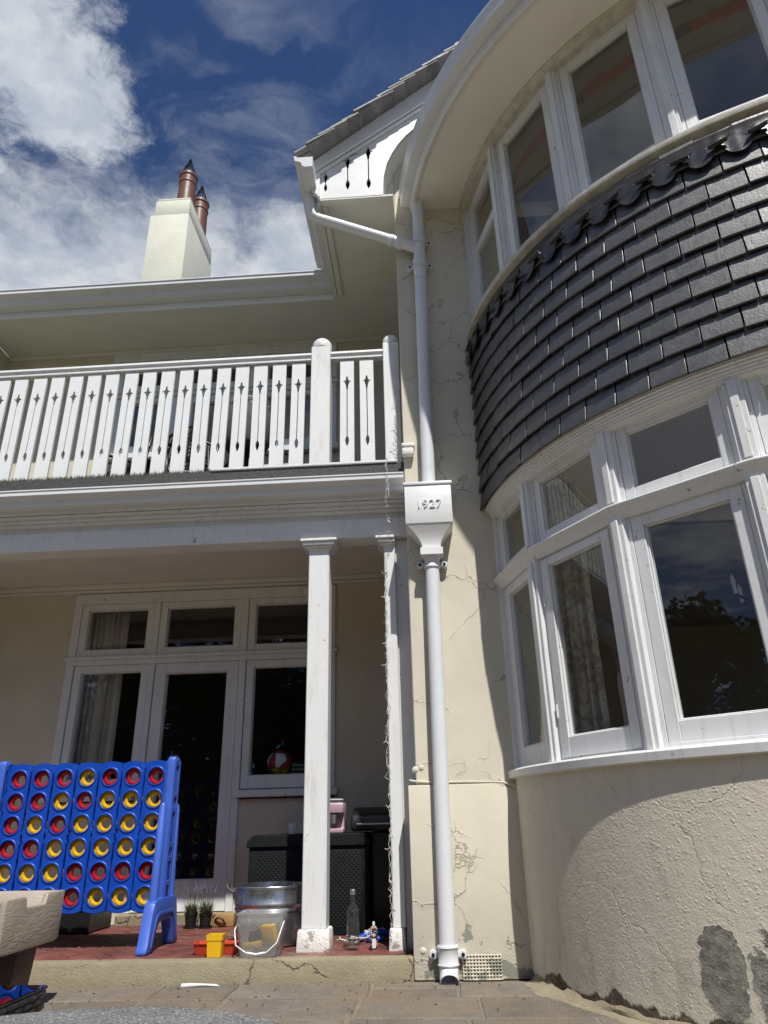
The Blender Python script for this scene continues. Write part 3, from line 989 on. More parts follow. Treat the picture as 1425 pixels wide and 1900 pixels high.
# herringbone brick floor: whole bricks share one mesh, those at the front edge are cut
BL, BWD = .205, .0985
bme = MB().box(-BL / 2 + .004, BL / 2 - .004, -BWD / 2 + .004, BWD / 2 - .004, -.02, 0).mesh('brick', bevel=.003)
bme.materials.append(MATS['red_brick'])
rb = random.Random(21)
cnt = 0
u_ = BWD
for i in range(-40, 60):
    for j in range(-40, 60):
        k4 = (i - j) % 4
        if k4 == 0:
            cx_, cy_, rot = (i + 1) * u_, (j + .5) * u_, 0
        elif k4 == 3:
            cx_, cy_, rot = (i + .5) * u_, (j + 1) * u_, 90
        else:
            continue
        X = (cx_ - cy_) * .70711 - 1.6
        Y = (cx_ + cy_) * .70711 + 3.2
        if not (-3.05 < X < -.13 and 4.60 < Y < 6.30):
            continue
        if X > -.2 and Y < 4.78:
            continue
        M = Matrix.Translation((X, Y, ZP + rb.uniform(-.0015, .0012))) @ Matrix.Rotation(R(45 + rot), 4, 'Z')
        if Y < 4.76:
            bm = bmesh.new()
            bm.from_mesh(bme)
            bm.transform(M)
            g_ = bmesh.ops.bisect_plane(bm, geom=bm.verts[:] + bm.edges[:] + bm.faces[:], plane_co=(0, 4.664, 0), plane_no=(0, -1, 0), clear_outer=True)
            if len(bm.faces) > 2:
                m2 = bpy.data.meshes.new('brick')
                bmesh.ops.holes_fill(bm, edges=bm.edges)
                bm.to_mesh(m2)
                link('brick', m2, pfl)
                if not m2.materials:
                    m2.materials.append(MATS['red_brick'])
                cnt += 1
            bm.free()
        else:
            pieces('brick', bme, pfl, [M])
            cnt += 1
BRICKS = cnt

# back wall round the french window, ground floor
WLX, WRX, WTZ = -3.245, -.80, 2.82
MB().box(-4.6, WLX, YBK, 6.45, ZP - .02, 3.22).build('porch_wall', 'shade_render', house, smooth=0)
MB().box(WRX, WX + .001, YBK, 6.45, ZP - .02, 3.22).build('porch_wall', 'shade_render', house, smooth=0)
MB().box(WLX, WRX, YBK, 6.45, WTZ, 3.22).build('porch_wall', 'shade_render', house, smooth=0)
MB().box(WLX, -2.42, YBK, 6.45, ZP - .02, 1.0).build('dado_wall', 'shade_render', house, smooth=0)
MB().box(-1.60, WRX, YBK, 6.45, ZP - .02, 1.0).build('dado_wall', 'shade_render', house, smooth=0)
MB().box(WRX, WX - .001, YBK - .012, YBK - .0005, ZP, .99).build('dado_wall', 'shade_render', house, smooth=0)
box('threshold', 'step_concrete', house, -2.5, -1.58, YBK - .10, 6.44, ZP - .012, .185, bevel=.008)
MB().box(-4.44, WX - .0005, 4.95, YBK - .0005, 2.905, 2.94).build('porch_ceiling', 'soffit_paint', house, smooth=0)
MB().box(-4.44, WX - .0006, YBK - .06, YBK - .0006, 2.86, 2.9045).box(-4.44, WX - .0006, YBK - .03, YBK - .0006, 2.83, 2.8595).build('ceiling_moulding', 'soffit_paint', house, bevel=.008, seg=2)

def bank(zlo, zhi, zbar0, zbar1, ztop, sillz, doorz, label):
    """window bank: left light, french door, right light, three transoms"""
    XS = [WLX, -2.45, -1.63, WRX]
    fr = MB()
    y0, y1 = YBK - .025, YBK + .07
    for x, wd_ in ((WLX, .075), (-2.475, .05), (-1.66, .06), (WRX - .075, .075)):
        zb_ = sillz if x in (WLX, WRX - .075) else doorz
        fr.box(x, x + wd_, y0, y1, zb_, ztop)
    fr.box(WLX, WRX, y0 + .002, y1 - .002, ztop - .10, ztop - .0005)
    fr.box(WLX - .02, WRX + .02, y0 - .03, y1 - .003, zbar0 + .03, zbar1).box(WLX, WRX, y0 - .01, y1 - .004, zbar0 - .015, zbar0 + .03)
    f_ = fr.build('window_frame', 'white_paint', house, bevel=.004)
    tag(f_, label)
    cols = [(WLX + .077, -2.477), (-2.423, -1.662), (-1.598, WRX - .077)]
    M = Matrix(((1, 0, 0, 0), (0, -1, 0, YBK), (0, 0, 1, 0), (0, 0, 0, 1)))
    for ci, (xa, xb) in enumerate(cols):
        t = MB()
        rect_frame(t, M, xa, xb, zbar1 + .002, ztop - .102, .065, .065, .065, .055, -.05, .012)
        glazing_bead(t, M, xa + .065, xb - .065, zbar1 + .067, ztop - .157, -.04, -.002)
        t.build('transom_sash', 'white_paint', f_, bevel=.003)
        MB().box(xa + .06, xb - .06, -.03, -.026, zbar1 + .06, ztop - .15, M).build('transom_pane', 'window_glass', f_, smooth=0)
        zb_ = doorz if ci == 1 else sillz
        d = MB()
        st = .10 if ci == 1 else .065
        rect_frame(d, M, xa + .003, xb - .003, zb_ + .005, zbar0 - .017, st, st, .22 if ci == 1 else .10, .085 if ci == 1 else .06, -.05, .010)
        glazing_bead(d, M, xa + st + .003, xb - st - .003, zb_ + (.225 if ci == 1 else .105), zbar0 - (.102 if ci == 1 else .077), -.04, -.002)
        nm = 'door' if ci == 1 else 'sash'
        d = d.build(nm, 'white_paint', house if ci == 1 else f_, bevel=.003)
        MB().box(xa + st, xb - st, -.03, -.026, zb_ + .2 if ci == 1 else zb_ + .1, zbar0 - .075, M).build('door_pane' if ci == 1 else 'pane', 'window_glass', d if ci == 1 else f_, smooth=0)
        if ci == 1:
            hd = MB()
            hx = xa + .05
            hd.tube([tuple(M @ Vector((hx, .012, zb_ + 1.0))), tuple(M @ Vector((hx, .055, zb_ + 1.0))), tuple(M @ Vector((hx + .09, .055, zb_ + 1.0)))], .008, 8)
            hd.build('handle', 'silver_metal', d)
    for xa, xb in ((WLX - .03, -2.49), (-1.63, -.775)):
        box('window_sill', 'white_paint', house, xa, xb, YBK - .07, YBK + .03, sillz - .062, sillz - .004, bevel=.005)
bank(0, 0, 2.165, 2.225, WTZ, 1.075, .186, 'white window bank with french door under the porch')
# dark room behind
def room(x0, x1, y0, y1, z0, z1, wall, ceil, name):
    mb = MB()
    t = .05
    mb.box(x0, x1, y1, y1 + t, z0, z1).box(x0 - t, x0, y0, y1 + t, z0, z1).box(x1, x1 + t, y0, y1 + t, z0, z1)
    mb.build(name, wall, house, smooth=0)
    MB().box(x0 - t, x1 + t, y0, y1 + t, z0 - t, z0 - .001).build('room_floor', 'interior_floor', house, smooth=0)
    MB().box(x0 - t, x1 + t, y0, y1 + t, z1 + .001, z1 + t).build('room_ceiling', ceil, house, smooth=0)
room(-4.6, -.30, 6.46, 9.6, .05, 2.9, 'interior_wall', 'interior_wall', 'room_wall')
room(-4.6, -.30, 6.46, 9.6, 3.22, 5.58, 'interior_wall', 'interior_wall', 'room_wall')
def curtain(name, mat, x0, y0, x1, y1, z0, z1, amp=.02, waves=7, parent=None, seg=64, gather=0.):
    mb = MB()
    d = Vector((x1 - x0, y1 - y0, 0))
    n = Vector((-d.y, d.x, 0)).normalized()
    rc = random.Random(int(abs(x0) * 1000))
    ph = [rc.uniform(0, 6) for _ in range(3)]
    vs, fs = [], []
    rows = 7
    for r in range(rows):
        t = r / (rows - 1)
        z = z1 + (z0 - z1) * t
        for i in range(seg + 1):
            s_ = i / seg
            k_ = 1 - gather * sin(pi * min(1, t * 1.1)) ** 2
            o = amp * (sin(s_ * waves * 2 * pi + ph[0]) + .5 * sin(s_ * waves * 1.37 * 2 * pi + ph[1] + t)) * (.7 + .5 * t)
            vs.append(Vector((x0, y0, 0)) + d * s_ * k_ + n * o + Vector((0, 0, z)))
    m = seg + 1
    for r in range(rows - 1):
        for i in range(seg):
            fs.append((r * m + i, r * m + i + 1, (r + 1) * m + i + 1, (r + 1) * m + i))
    mb.add(vs, fs)
    o = mb.build(name, mat, parent, smooth=80)
    md = o.modifiers.new('thickness', 'SOLIDIFY')
    md.thickness = .003
    return o
tag(curtain('curtain', 'curtain_plain', -3.16, 6.42, -2.78, 6.42, .3, 2.68), 'beige curtain behind the left window of the porch', 'curtain', 'curtains behind the windows')

# porch columns
def column(x0, x1, lbl, half=False):
    yf = 4.815
    w_ = x1 - x0
    c = MB().box(x0, x1, yf, yf + .15, .225, 2.64)
    c = c.build('column', 'white_paint', house, bevel=.006)
    c['label'] = lbl
    e = .028
    b = MB().prism([(x0 - e, yf - .025), (x1 + (e if not half else .0), yf - .025), (x1 + (e if not half else .0), yf + .175), (x0 - e, yf + .175)], lambda a, b_, t: (a + (0 if not t else (.008 if a < (x0 + x1) / 2 else -.008)), b_ + (0 if not t else (.008 if b_ < yf else -.008)), .226 if t else ZP - .01))
    b.build('base', 'foot_plaster', c, bevel=.012, seg=2)
    k_ = MB()
    for ex, za, zb_ in ((.012, 2.628, 2.640), (.026, 2.640, 2.655), (.044, 2.655, 2.680), (.058, 2.680, 2.702)):
        k_.box(x0 - ex, x1 + (ex if not half else 0), yf - ex, yf + .15 + ex, za, zb_)
    k_.build('capital', 'white_paint', c, bevel=.005)
column(-.815, -.666, 'white square porch column in the middle')
column(-.268, -.190, 'slim white half column against the wing', True)
column(-4.43, -4.30, 'white square porch column at the far left')
# narrow infill between the half column and the wing
box('column_infill', 'white_paint', house, -.1895, WX - .001, 4.86, 4.965, ZP - .01, 2.70, bevel=.003)
# beam, frieze, moulded soffit and gutter
YF = 4.79
box('beam', 'white_paint', house, -4.44, WX - .001, YF, YF + .17, 2.703, 2.852, bevel=.005)
box('frieze', 'white_paint', house, -4.44, WX - .001, YF + .02, YF + .15, 2.8525, 3.0, bevel=0)
mb = MB()
mb.box(-4.44, WX - .001, 4.700, YF + .03, 2.94, 2.955).box(-4.44, WX - .001, 4.74, YF + .025, 2.915, 2.9395).box(-4.44, WX - .001, 4.765, YF + .025, 2.893, 2.9145)
mb.build('bed_moulding', 'white_paint', house, bevel=.005, seg=2)
box('balcony_fascia', 'white_paint', house, -4.44, WX - .001, 4.68, 4.705, 2.957, 3.12, bevel=.003)
MB().prism(OG, lambda d, z, t: (-.1005 if t else -4.44, 4.6795 - d * 1.05, 2.985 + z * .95)).build('gutter', 'gutter_white', house, smooth=30)
# balcony deck, its dark membrane edge and artificial turf
MB().box(-4.44, WX - .0005, 4.685, 6.249, 3.122, 3.25).build('balcony_deck', 'bitumen', house, bevel=.004)
box('deck_nosing', 'white_paint', house, -1.55, -.148, 4.672, 4.70, 3.2505, 3.268, bevel=.003)
rt = random.Random(9)
mb = MB()
mb.box(-4.42, -.15, 4.71, 6.24, 3.251, 3.260)
vs, fs = [], []
for i in range(9000):
    x = rt.uniform(-4.4, -.16)
    y = 4.692 + abs(rt.gauss(0, .05))
    h = rt.uniform(.008, .034)
    a = rt.uniform(0, 2 * pi)
    dx, dy = .0025 * cos(a), .0025 * sin(a)
    n0 = len(vs)
    vs += [(x - dx, y - dy, 3.25), (x + dx, y + dy, 3.25), (x + rt.uniform(-.015, .015), y + rt.uniform(-.025, .012), 3.252 + h)]
    fs.append((n0, n0 + 1, n0 + 2))
mb.add(vs, fs)
tf = mb.build('artificial_turf', 'turf', smooth=0, merge=False)
tag(tf, 'green artificial turf covering the balcony floor', 'artificial turf', kind='stuff')

# balcony railing
rail = thing('balcony_railing', (-2.2, 4.83, 3.25), 'white timber balcony railing of fretwork boards between domed posts', 'railing')
def post(x0, x1):
    p = MB().box(x0, x1, 4.765, 4.765 + (x1 - x0), 3.2505, 4.40).build('post', 'white_paint', rail, bevel=.005)
    r = (x1 - x0) / 2
    c = ((x0 + x1) / 2, 4.765 + r, 0)
    pr = [(0, 4.398), (r * .86, 4.398), (r * .86, 4.408), (r * 1.02, 4.412), (r * 1.04, 4.43)] + [(r * 1.04 * cos(t), 4.44 + r * .98 * sin(t)) for t in [i * pi / 2 / 7 for i in range(8)]]
    MB().lathe(pr, c, 24).build('post_cap', 'white_paint', p, smooth=50)
    return p
post(-.822, -.666)
post(-.236, -.108)
for xa, xb in ((-4.42, -.823), (-.665, -.237)):
    MB().xprism([(4.79, 4.285), (4.86, 4.285), (4.86, 4.31), (4.875, 4.325), (4.872, 4.345), (4.85, 4.358), (4.80, 4.358), (4.778, 4.345), (4.775, 4.325), (4.79, 4.31)], xa, xb).build('top_rail', 'white_paint', rail, smooth=40)
    box('bottom_rail', 'white_paint', rail, xa, xb, 4.835, 4.87, 3.262, 3.30, bevel=.004)
BW2 = .0555
bmx = MB()
fret_panel(bmx, (-BW2, BW2), [(0, 3.472, 4.118, 1.0)], lambda x: 4.272, lambda x: 3.292, 0, .02)
bmesh_ = bmx.mesh('baluster', tri=True, smooth=0)
bmesh_.materials.append(MATS['smooth_white'])
xs = [-.93 - .1556 * k_ for k_ in range(23)] + [-.535, -.375]
for x in xs:
    pieces('baluster', bmesh_, rail, [Matrix.Translation((x + rt.uniform(-.002, .002), 4.805, 0)) @ Matrix.Translation((0, 0, 3.78)) @ Matrix.Rotation(R(rt.uniform(-.35, .35)), 4, 'Y') @ Matrix.Translation((0, 0, -3.78))])

# balcony back wall and windows
MB().box(-4.6, WLX, YBK, 6.45, 3.2505, 5.6).build('balcony_wall', 'shade_render', house, smooth=0)
MB().box(WRX, WX + .001, YBK, 6.45, 3.2505, 5.6).build('balcony_wall', 'shade_render', house, smooth=0)
MB().box(WLX, -2.42, YBK, 6.45, 3.2505, 4.21).build('balcony_dado', 'shade_render', house, smooth=0)
MB().box(-1.60, WRX, YBK, 6.45, 3.2505, 4.21).build('balcony_dado', 'shade_render', house, smooth=0)
MB().box(WLX, WRX, YBK, 6.45, 5.545, 5.6).build('balcony_lintel', 'shade_render', house, smooth=0)
MB().box(-8.5, -4.445, 4.62, 10, -.05, 5.597).build('left_wing_wall', 'cream_render', house, smooth=0)
bank(0, 0, 4.99, 5.06, 5.545, 4.29, 3.25, 'white window bank with glazed door at the back of the balcony')
MB().box(-4.44, WX - .0006, YBK - .02, YBK - .0006, 5.55, 5.5975).build('ceiling_moulding', 'soffit_paint', house, bevel=.004)
# timber electrical box on the wing at the end of the balcony
MB().box(-.105, -.02, 4.55, 4.608, 3.24, 3.30).box(-.11, -.012, 4.545, 4.6085, 3.30, 3.335).build('meter_box', 'foot_plaster', house, bevel=.01, seg=2)

# ------------------------------------------------------------------ interior of the bay
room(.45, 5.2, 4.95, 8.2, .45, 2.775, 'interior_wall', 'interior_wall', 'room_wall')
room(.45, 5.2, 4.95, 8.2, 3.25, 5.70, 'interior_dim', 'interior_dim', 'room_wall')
def bay_floor(name, mat, z0, z1, r=2.10):
    n = 40
    poly = [(BX + r * sin(R(-88 + 126 * i / n)), BY - r * cos(R(-88 + 126 * i / n))) for i in range(n + 1)] + [(4.0, 5.0), (.66, 5.0)]
    MB().zprism(poly, z0, z1).build(name, mat, house, smooth=0)
bay_floor('room_ceiling', 'interior_pale', 2.776, 2.80, 2.12)
bay_floor('room_floor', 'interior_floor', .40, .45)
bay_floor('room_floor', 'interior_floor', 3.21, 3.25)
bay_floor('room_ceiling', 'interior_dim', 5.66, 5.70, 2.12)
def bay_curtain(a0, a1, r, z0, z1, label, mat='damask'):
    p, q2 = bay(a0, r, 0), bay(a1, r, 0)
    o = curtain('curtain', mat, p.x, p.y, q2.x, q2.y, z0, z1, .018, 4)
    tag(o, label, 'curtain', 'curtains behind the windows')
tag(curtain('curtain', 'damask', .772, 4.175, .985, 4.095, .5, 2.74, .016, 4), 'patterned beige curtain hanging at the left end of the ground floor bay', 'curtain', 'curtains behind the windows')
bay_curtain(10, 20, 2.08, .5, 2.74, 'patterned beige curtain at the right of the ground floor bay')
# coloured pelmet strips under the upstairs ceiling
mb = {'red_cloth': MB(), 'navy_cloth': MB()}
for i, a in enumerate(range(-80, 30, 11)):
    m_ = ('navy_cloth', 'red_cloth')[i % 2]
    for s_ in range(6):
        aa, ab = a + s_ * 11 / 6, a + (s_ + 1) * 11 / 6
        p0, p1 = bay(aa, 1.97, 0), bay(ab, 1.97, 0)
        p2, p3 = bay(ab, 1.96, 0), bay(aa, 1.96, 0)
        za = 5.50 + .02 * sin(i + s_ * .3)
        mb[m_].add([(p0.x, p0.y, za), (p1.x, p1.y, za), (p1.x, p1.y, za + .10), (p0.x, p0.y, za + .10), (p3.x, p3.y, za), (p2.x, p2.y, za), (p2.x, p2.y, za + .10), (p3.x, p3.y, za + .10)], [(0, 1, 2, 3), (4, 7, 6, 5), (0, 4, 5, 1), (3, 2, 6, 7)])
gar = thing('garland', bay(-40, 1.8, 5.5), 'garland of red and navy cloth strips inside the upper bay', 'garland')
for m_, b_ in mb.items():
    b_.build('cloth_strip', m_, gar, smooth=0)
# chandelier in the ground floor room
cl = thing('chandelier', (2.1, 4.2, 2.3), 'small dark chandelier with candle bulbs inside the bay room', 'chandelier')
mb = MB().tube([(2.1, 4.2, 2.77), (2.1, 4.2, 1.95)], .012, 6)
bl = MB()
for i in range(6):
    a = 2 * pi * i / 6
    mb.tube([(2.1, 4.2, 1.98), (2.1 + .13 * cos(a), 4.2 + .13 * sin(a), 1.93), (2.1 + .24 * cos(a), 4.2 + .24 * sin(a), 2.0)], .008, 6)
    bl.lathe([(0, 2.0), (.011, 2.0), (.011, 2.06), (.014, 2.075), (.011, 2.10), (0, 2.13)], (2.1 + .24 * cos(a), 4.2 + .24 * sin(a), 0), 8)
mb.build('arm', 'black_plastic', cl)
bl.build('bulb', 'white_ceramic', cl)

# ------------------------------------------------------------------ rain goods
PX = lambda z: .045 + .0105 * z            # the stack leans very slightly
YP = 4.535
stack = thing('drainpipe', (.05, YP, 0), 'white plastic drainpipe running up the wing wall to the bay eave', 'drainpipe')
MB().tube([(PX(5.62), YP - .005, 5.70), (PX(5.5), YP, 5.5), (PX(4.2), YP, 4.2), (PX(2.97), YP, 2.97)], .048, 20).build('pipe', 'pipe_plastic', stack, smooth=60)
MB().tube([(PX(2.44), YP, 2.44), (PX(1.2), YP, 1.2), (PX(.10), YP, .10)], .047, 20).build('pipe', 'pipe_plastic', stack, smooth=60)
def collar(z, big=.060, parent=None, hgt=.05, lug=True, dx=0):
    x = PX(z)
    pr = [(.046, z - hgt), (big - .004, z - hgt), (big, z - hgt + .008), (big - .005, z - hgt + .016), (big - .006, z + hgt - .018), (big, z + hgt - .010), (big - .003, z + hgt), (.046, z + hgt)]
    c = MB().lathe(pr, (x, YP, 0), 24)
    c = c.build('collar', 'pipe_plastic', parent, smooth=40)
    if lug:
        for sx in (-1, 1):
            l = MB()
            s_ = MB()
            xx = x + sx * .082
            l.tube([(xx, YW - .002, z), (xx, YP + .022, z)], .022, 14).box(min(x + sx * .05, xx), max(x + sx * .05, xx), YP + .024, YP + .058, z - .013, z + .013)
            s_.tube([(xx, YP + .0225, z), (xx, YP + .014, z)], .010, 10)
            l.build('bracket', 'pipe_plastic', c, bevel=.002)
            s_.build('screw', 'black_plastic', c)
    return c
collar(5.22, parent=stack, hgt=.03)
collar(4.98, parent=stack, hgt=.045)
collar(4.86, parent=stack, hgt=.05, lug=False, big=.055)
collar(2.39, parent=stack, hgt=.04, big=.056)
collar(.125, parent=stack, hgt=.05)
# shoe at the foot: short elbow with a slanted open mouth
n = 20
x0 = PX(.1)
sh = MB()
vs, fs = [], []
for t, (zc, yc, tilt) in enumerate(((.08, YP, 0), (.05, YP - .004, 8), (.02, YP - .022, 35), (.006, YP - .048, 58))):
    for j in range(n):
        a = 2 * pi * j / n
        v = Matrix.Rotation(R(-tilt), 4, 'X') @ Vector((.052 * cos(a), .052 * sin(a), 0))
        vs.append((x0 + v.x, yc + v.y, max(-.004, zc + v.z)))
for t in range(3):
    for j in range(n):
        j2 = (j + 1) % n
        fs.append((t * n + j, t * n + j2, (t + 1) * n + j2, (t + 1) * n + j))
o = sh.add(vs, fs).build('shoe', 'pipe_plastic', stack, smooth=60)
md = o.modifiers.new('thickness', 'SOLIDIFY')
md.thickness = .005
# branch from the side gutter
br = thing('branch_pipe', (PX(5.12), YP, 5.1), 'short white pipe sloping from the gable gutter into the drainpipe', 'drainpipe')
MB().tube([(-.80, 4.44, 5.715), (-.80, 4.44, 5.62), (-.797, 4.445, 5.56), (-.78, 4.455, 5.515), (-.74, 4.465, 5.485), (-.60, 4.475, 5.43), (-.3, 4.50, 5.31), (-.05, 4.52, 5.21), (PX(5.16) - .02, YP, 5.155)], .043, 18).build('pipe', 'pipe_plastic', br, smooth=60)
for t in (.70, .80):
    a_, b_ = Vector((-.60, 4.475, 5.43)), Vector((PX(5.16) - .02, YP, 5.155))
    c_ = a_.lerp(b_, t)
    d_ = (b_ - a_).normalized()
    MB().tube([c_ - d_ * .022, c_ - d_ * .016, c_ + d_ * .016, c_ + d_ * .022], .05, 18, rr=[.046, .051, .051, .046]).build('collar', 'pipe_plastic', br, smooth=40)
MB().tube([(-.80, 4.44, 5.70), (-.80, 4.44, 5.66)], .049, 18).build('outlet', 'pipe_plastic', br, smooth=40)
# hopper head with raised date
hp = thing('rain_hopper', (.067, 4.5, 2.43), 'white rain hopper with raised figures 1927 above the drainpipe', 'rain hopper')
hx0, hx1, hy = -.096, .224, 4.42
hb = MB()
hb.box(hx0, hx1, hy, YW - .001, 2.64, 2.925).box(hx0 - .008, hx1 + .008, hy - .008, YW - .001, 2.925, 2.948)
hb.build('box', 'smooth_white', hp, bevel=.004, seg=2)
fn = MB()
lv = []
for t in range(9):
    s_ = t / 8
    k_ = (1 - sin(s_ * pi / 2)) if s_ < 1 else 0
    wx0 = hx0 + .004 + (.006 - hx0 - .0) * (1 - k_)
    wx1 = hx1 - .004 - (hx1 - .136) * (1 - k_)
    yy = hy + .004 + (4.465 - hy) * (1 - k_)
    z = 2.6395 - .16 * s_
    lv.append([(wx0, yy, z), (wx1, yy, z), (wx1, YW - .002, z), (wx0, YW - .002, z)])
vs = [v for l in lv for v in l]
fs = [(t * 4 + j, t * 4 + (j + 1) % 4, t * 4 + 4 + (j + 1) % 4, t * 4 + 4 + j) for t in range(8) for j in range(4)] + [(0, 1, 2, 3), (32, 33, 34, 35)]
fn.add(vs, fs).box(-.004, .146, 4.455, YW - .002, 2.43, 2.4785)
fn.build('funnel', 'smooth_white', hp, bevel=.0, smooth=35)
for ch_, dx_ in (('1', -.066), ('9', -.022), ('2', .024), ('7', .070)):
    fc = bpy.data.curves.new('date_figure', 'FONT')
    fc.body = ch_
    fc.size = .086
    fc.extrude = .0055
    fc.align_x = 'CENTER'
    fo = bpy.data.objects.new('date_tmp', fc)
    COL.objects.link(fo)
    dg = bpy.context.evaluated_depsgraph_get()
    me = bpy.data.meshes.new_from_object(fo.evaluated_get(dg))
    bpy.data.objects.remove(fo)
    me.name = 'date_figure'
    me.materials.clear()
    me.materials.append(MATS['smooth_white'])
    me.transform(Matrix.Translation((.066 + dx_, hy - .004, 2.752)) @ Matrix.Rotation(R(90), 4, 'X'))
    link('date_figure', me, hp)

# air vent in the plinth: a real lattice, hole shade painted as black backing
vt = MB()
vx0, vx1, vz0, vz1 = .126, .335, .004, .118
vy = YW - .0185
nx, nz = 12, 7
cw, chh = (vx1 - vx0) / nx, (vz1 - vz0) / nz
rv = random.Random(2)
for i in range(nx + 1):
    x = vx0 + i * cw + rv.uniform(-.0008, .0008)
    vt.box(x - .0045, x + .0045, vy - .012, vy, vz0 - .004, vz1 + .004)
for j in range(nz + 1):
    z = vz0 + j * chh + rv.uniform(-.0008, .0008)
    vt.box(vx0 - .0045, vx1 + .0045, vy - .0135, vy - .0005, z - .0035, z + .0035)
box('vent_hole_shade', 'black_plastic', house, vx0 - .004, vx1 + .004, vy - .006, vy + .0006, vz0 - .003, vz1 + .003, bevel=0)
vt.build('air_vent', 'cream_render', house, bevel=.0015)
# old wall plugs
for (x, z) in ((-.09, .14), (-.095, 1.09), (-.06, 1.10)):
    MB().lathe([(0, .006), (.008, .006), (.012, .003), (.02, .0)], (x, YW - (.019 if z < 1 else .001), z), 14, Matrix.Rotation(R(90), 4, 'X')).build('wall_plug', 'cream_render', house)

# ------------------------------------------------------------------ giant four-in-a-row game on the porch
GX0, GDX, GZ0, GDZ = -2.806, .1585, .404, .1436     # disc grid
GY = 5.03
game = thing('row_game', (-2.32, GY, ZP), 'giant blue plastic four in a row game standing on the brick porch', 'garden game')
def game_plate(y0, y1, name):
    hr = .0545
    n = 24
    bm = bmesh.new()
    ht, hb_ = GDX / 2, GDZ / 2
    def vtx(x, z):
        return bm.verts.new((x, y0, z))
    for c in range(7):
        for r in range(6):
            cx_, cz_ = GX0 + c * GDX, GZ0 + r * GDZ
            outer = []
            for j in range(n):
                a = 2 * pi * j / n
                dx, dz = cos(a), sin(a)
                k_ = min(ht / max(abs(dx), 1e-6), hb_ / max(abs(dz), 1e-6))
                ox, oz = dx * k_, dz * k_
                # slots between the columns
                if abs(abs(ox) - ht) < 1e-6:
                    if not ((c == 0 and ox < 0) or (c == 6 and ox > 0)):
                        zr_ = r * GDZ + oz
                        lim = (.18 * GDZ < zr_ + .5 * GDZ and zr_ < 2.2 * GDZ) or (2.8 * GDZ < zr_ < 5.15 * GDZ)
                        if lim:
                            ox -= math.copysign(.005, ox)
                # scalloped top and bottom edges
                if r == 5 and oz > hb_ * .98:
                    oz += .012 + .016 * cos(ox / ht * pi / 2)
                if r == 0 and oz < -hb_ * .98:
                    oz -= .006 + .016 * cos(ox / ht * pi / 2)
                outer.append(vtx(cx_ + ox, cz_ + oz))
            inner = [vtx(cx_ + hr * cos(2 * pi * j / n), cz_ + hr * sin(2 * pi * j / n)) for j in range(n)]
            for j in range(n):
                j2 = (j + 1) % n
                bm.faces.new((outer[j], outer[j2], inner[j2], inner[j]))
    # square corners of every cell
    bmesh.ops.remove_doubles(bm, verts=bm.verts, dist=1e-4)
    be = [e for e in bm.edges if len(e.link_faces) == 1]
    ret = bmesh.ops.extrude_face_region(bm, geom=bm.faces[:])
    for v in ret['geom']:
        if isinstance(v, bmesh.types.BMVert):
            v.co.y = y1
    bmesh.ops.recalc_face_normals(bm, faces=bm.faces)
    ed = [e for e in bm.edges if len(e.link_faces) == 2 and e.calc_face_angle(0) > R(60)]
    bmesh.ops.bevel(bm, geom=ed, offset=.003, segments=2, affect='EDGES', clamp_overlap=True)
    me = bpy.data.meshes.new(name)
    bm.to_mesh(me)
    bm.free()
    me.polygons.foreach_set('use_smooth', [True] * len(me.polygons))
    me.set_sharp_from_angle(angle=R(50))
    me.materials.append(MATS['blue_plastic'])
    return link(name, me, game)
game_plate(GY - .034, GY - .018, 'front_panel')
game_plate(GY + .020, GY + .036, 'back_panel')
# raised rims round the holes
rim = MB().lathe([(.053, .0), (.0545, -.005), (.060, -.006), (.0645, -.003), (.066, .001)], (0, 0, 0), 28, Matrix.Rotation(R(-90), 4, 'X')).mesh('hole_rim', smooth=60)
rim.materials.append(MATS['blue_plastic'])
MF = Matrix.Rotation(0, 4, 'Z')
for c in range(7):
    for r in range(6):
        pieces('hole_rim', rim, game, [Matrix.Translation((GX0 + c * GDX, GY - .0342, GZ0 + r * GDZ))])
# end caps of the board and the edge strips
for x in (GX0 - GDX / 2 - .012, GX0 + 6.5 * GDX + .004):
    box('edge_strip', 'blue_plastic', game, x, x + .008, GY - .034, GY + .036, GZ0 - .07, GZ0 + 5.5 * GDZ + .03, bevel=.003)
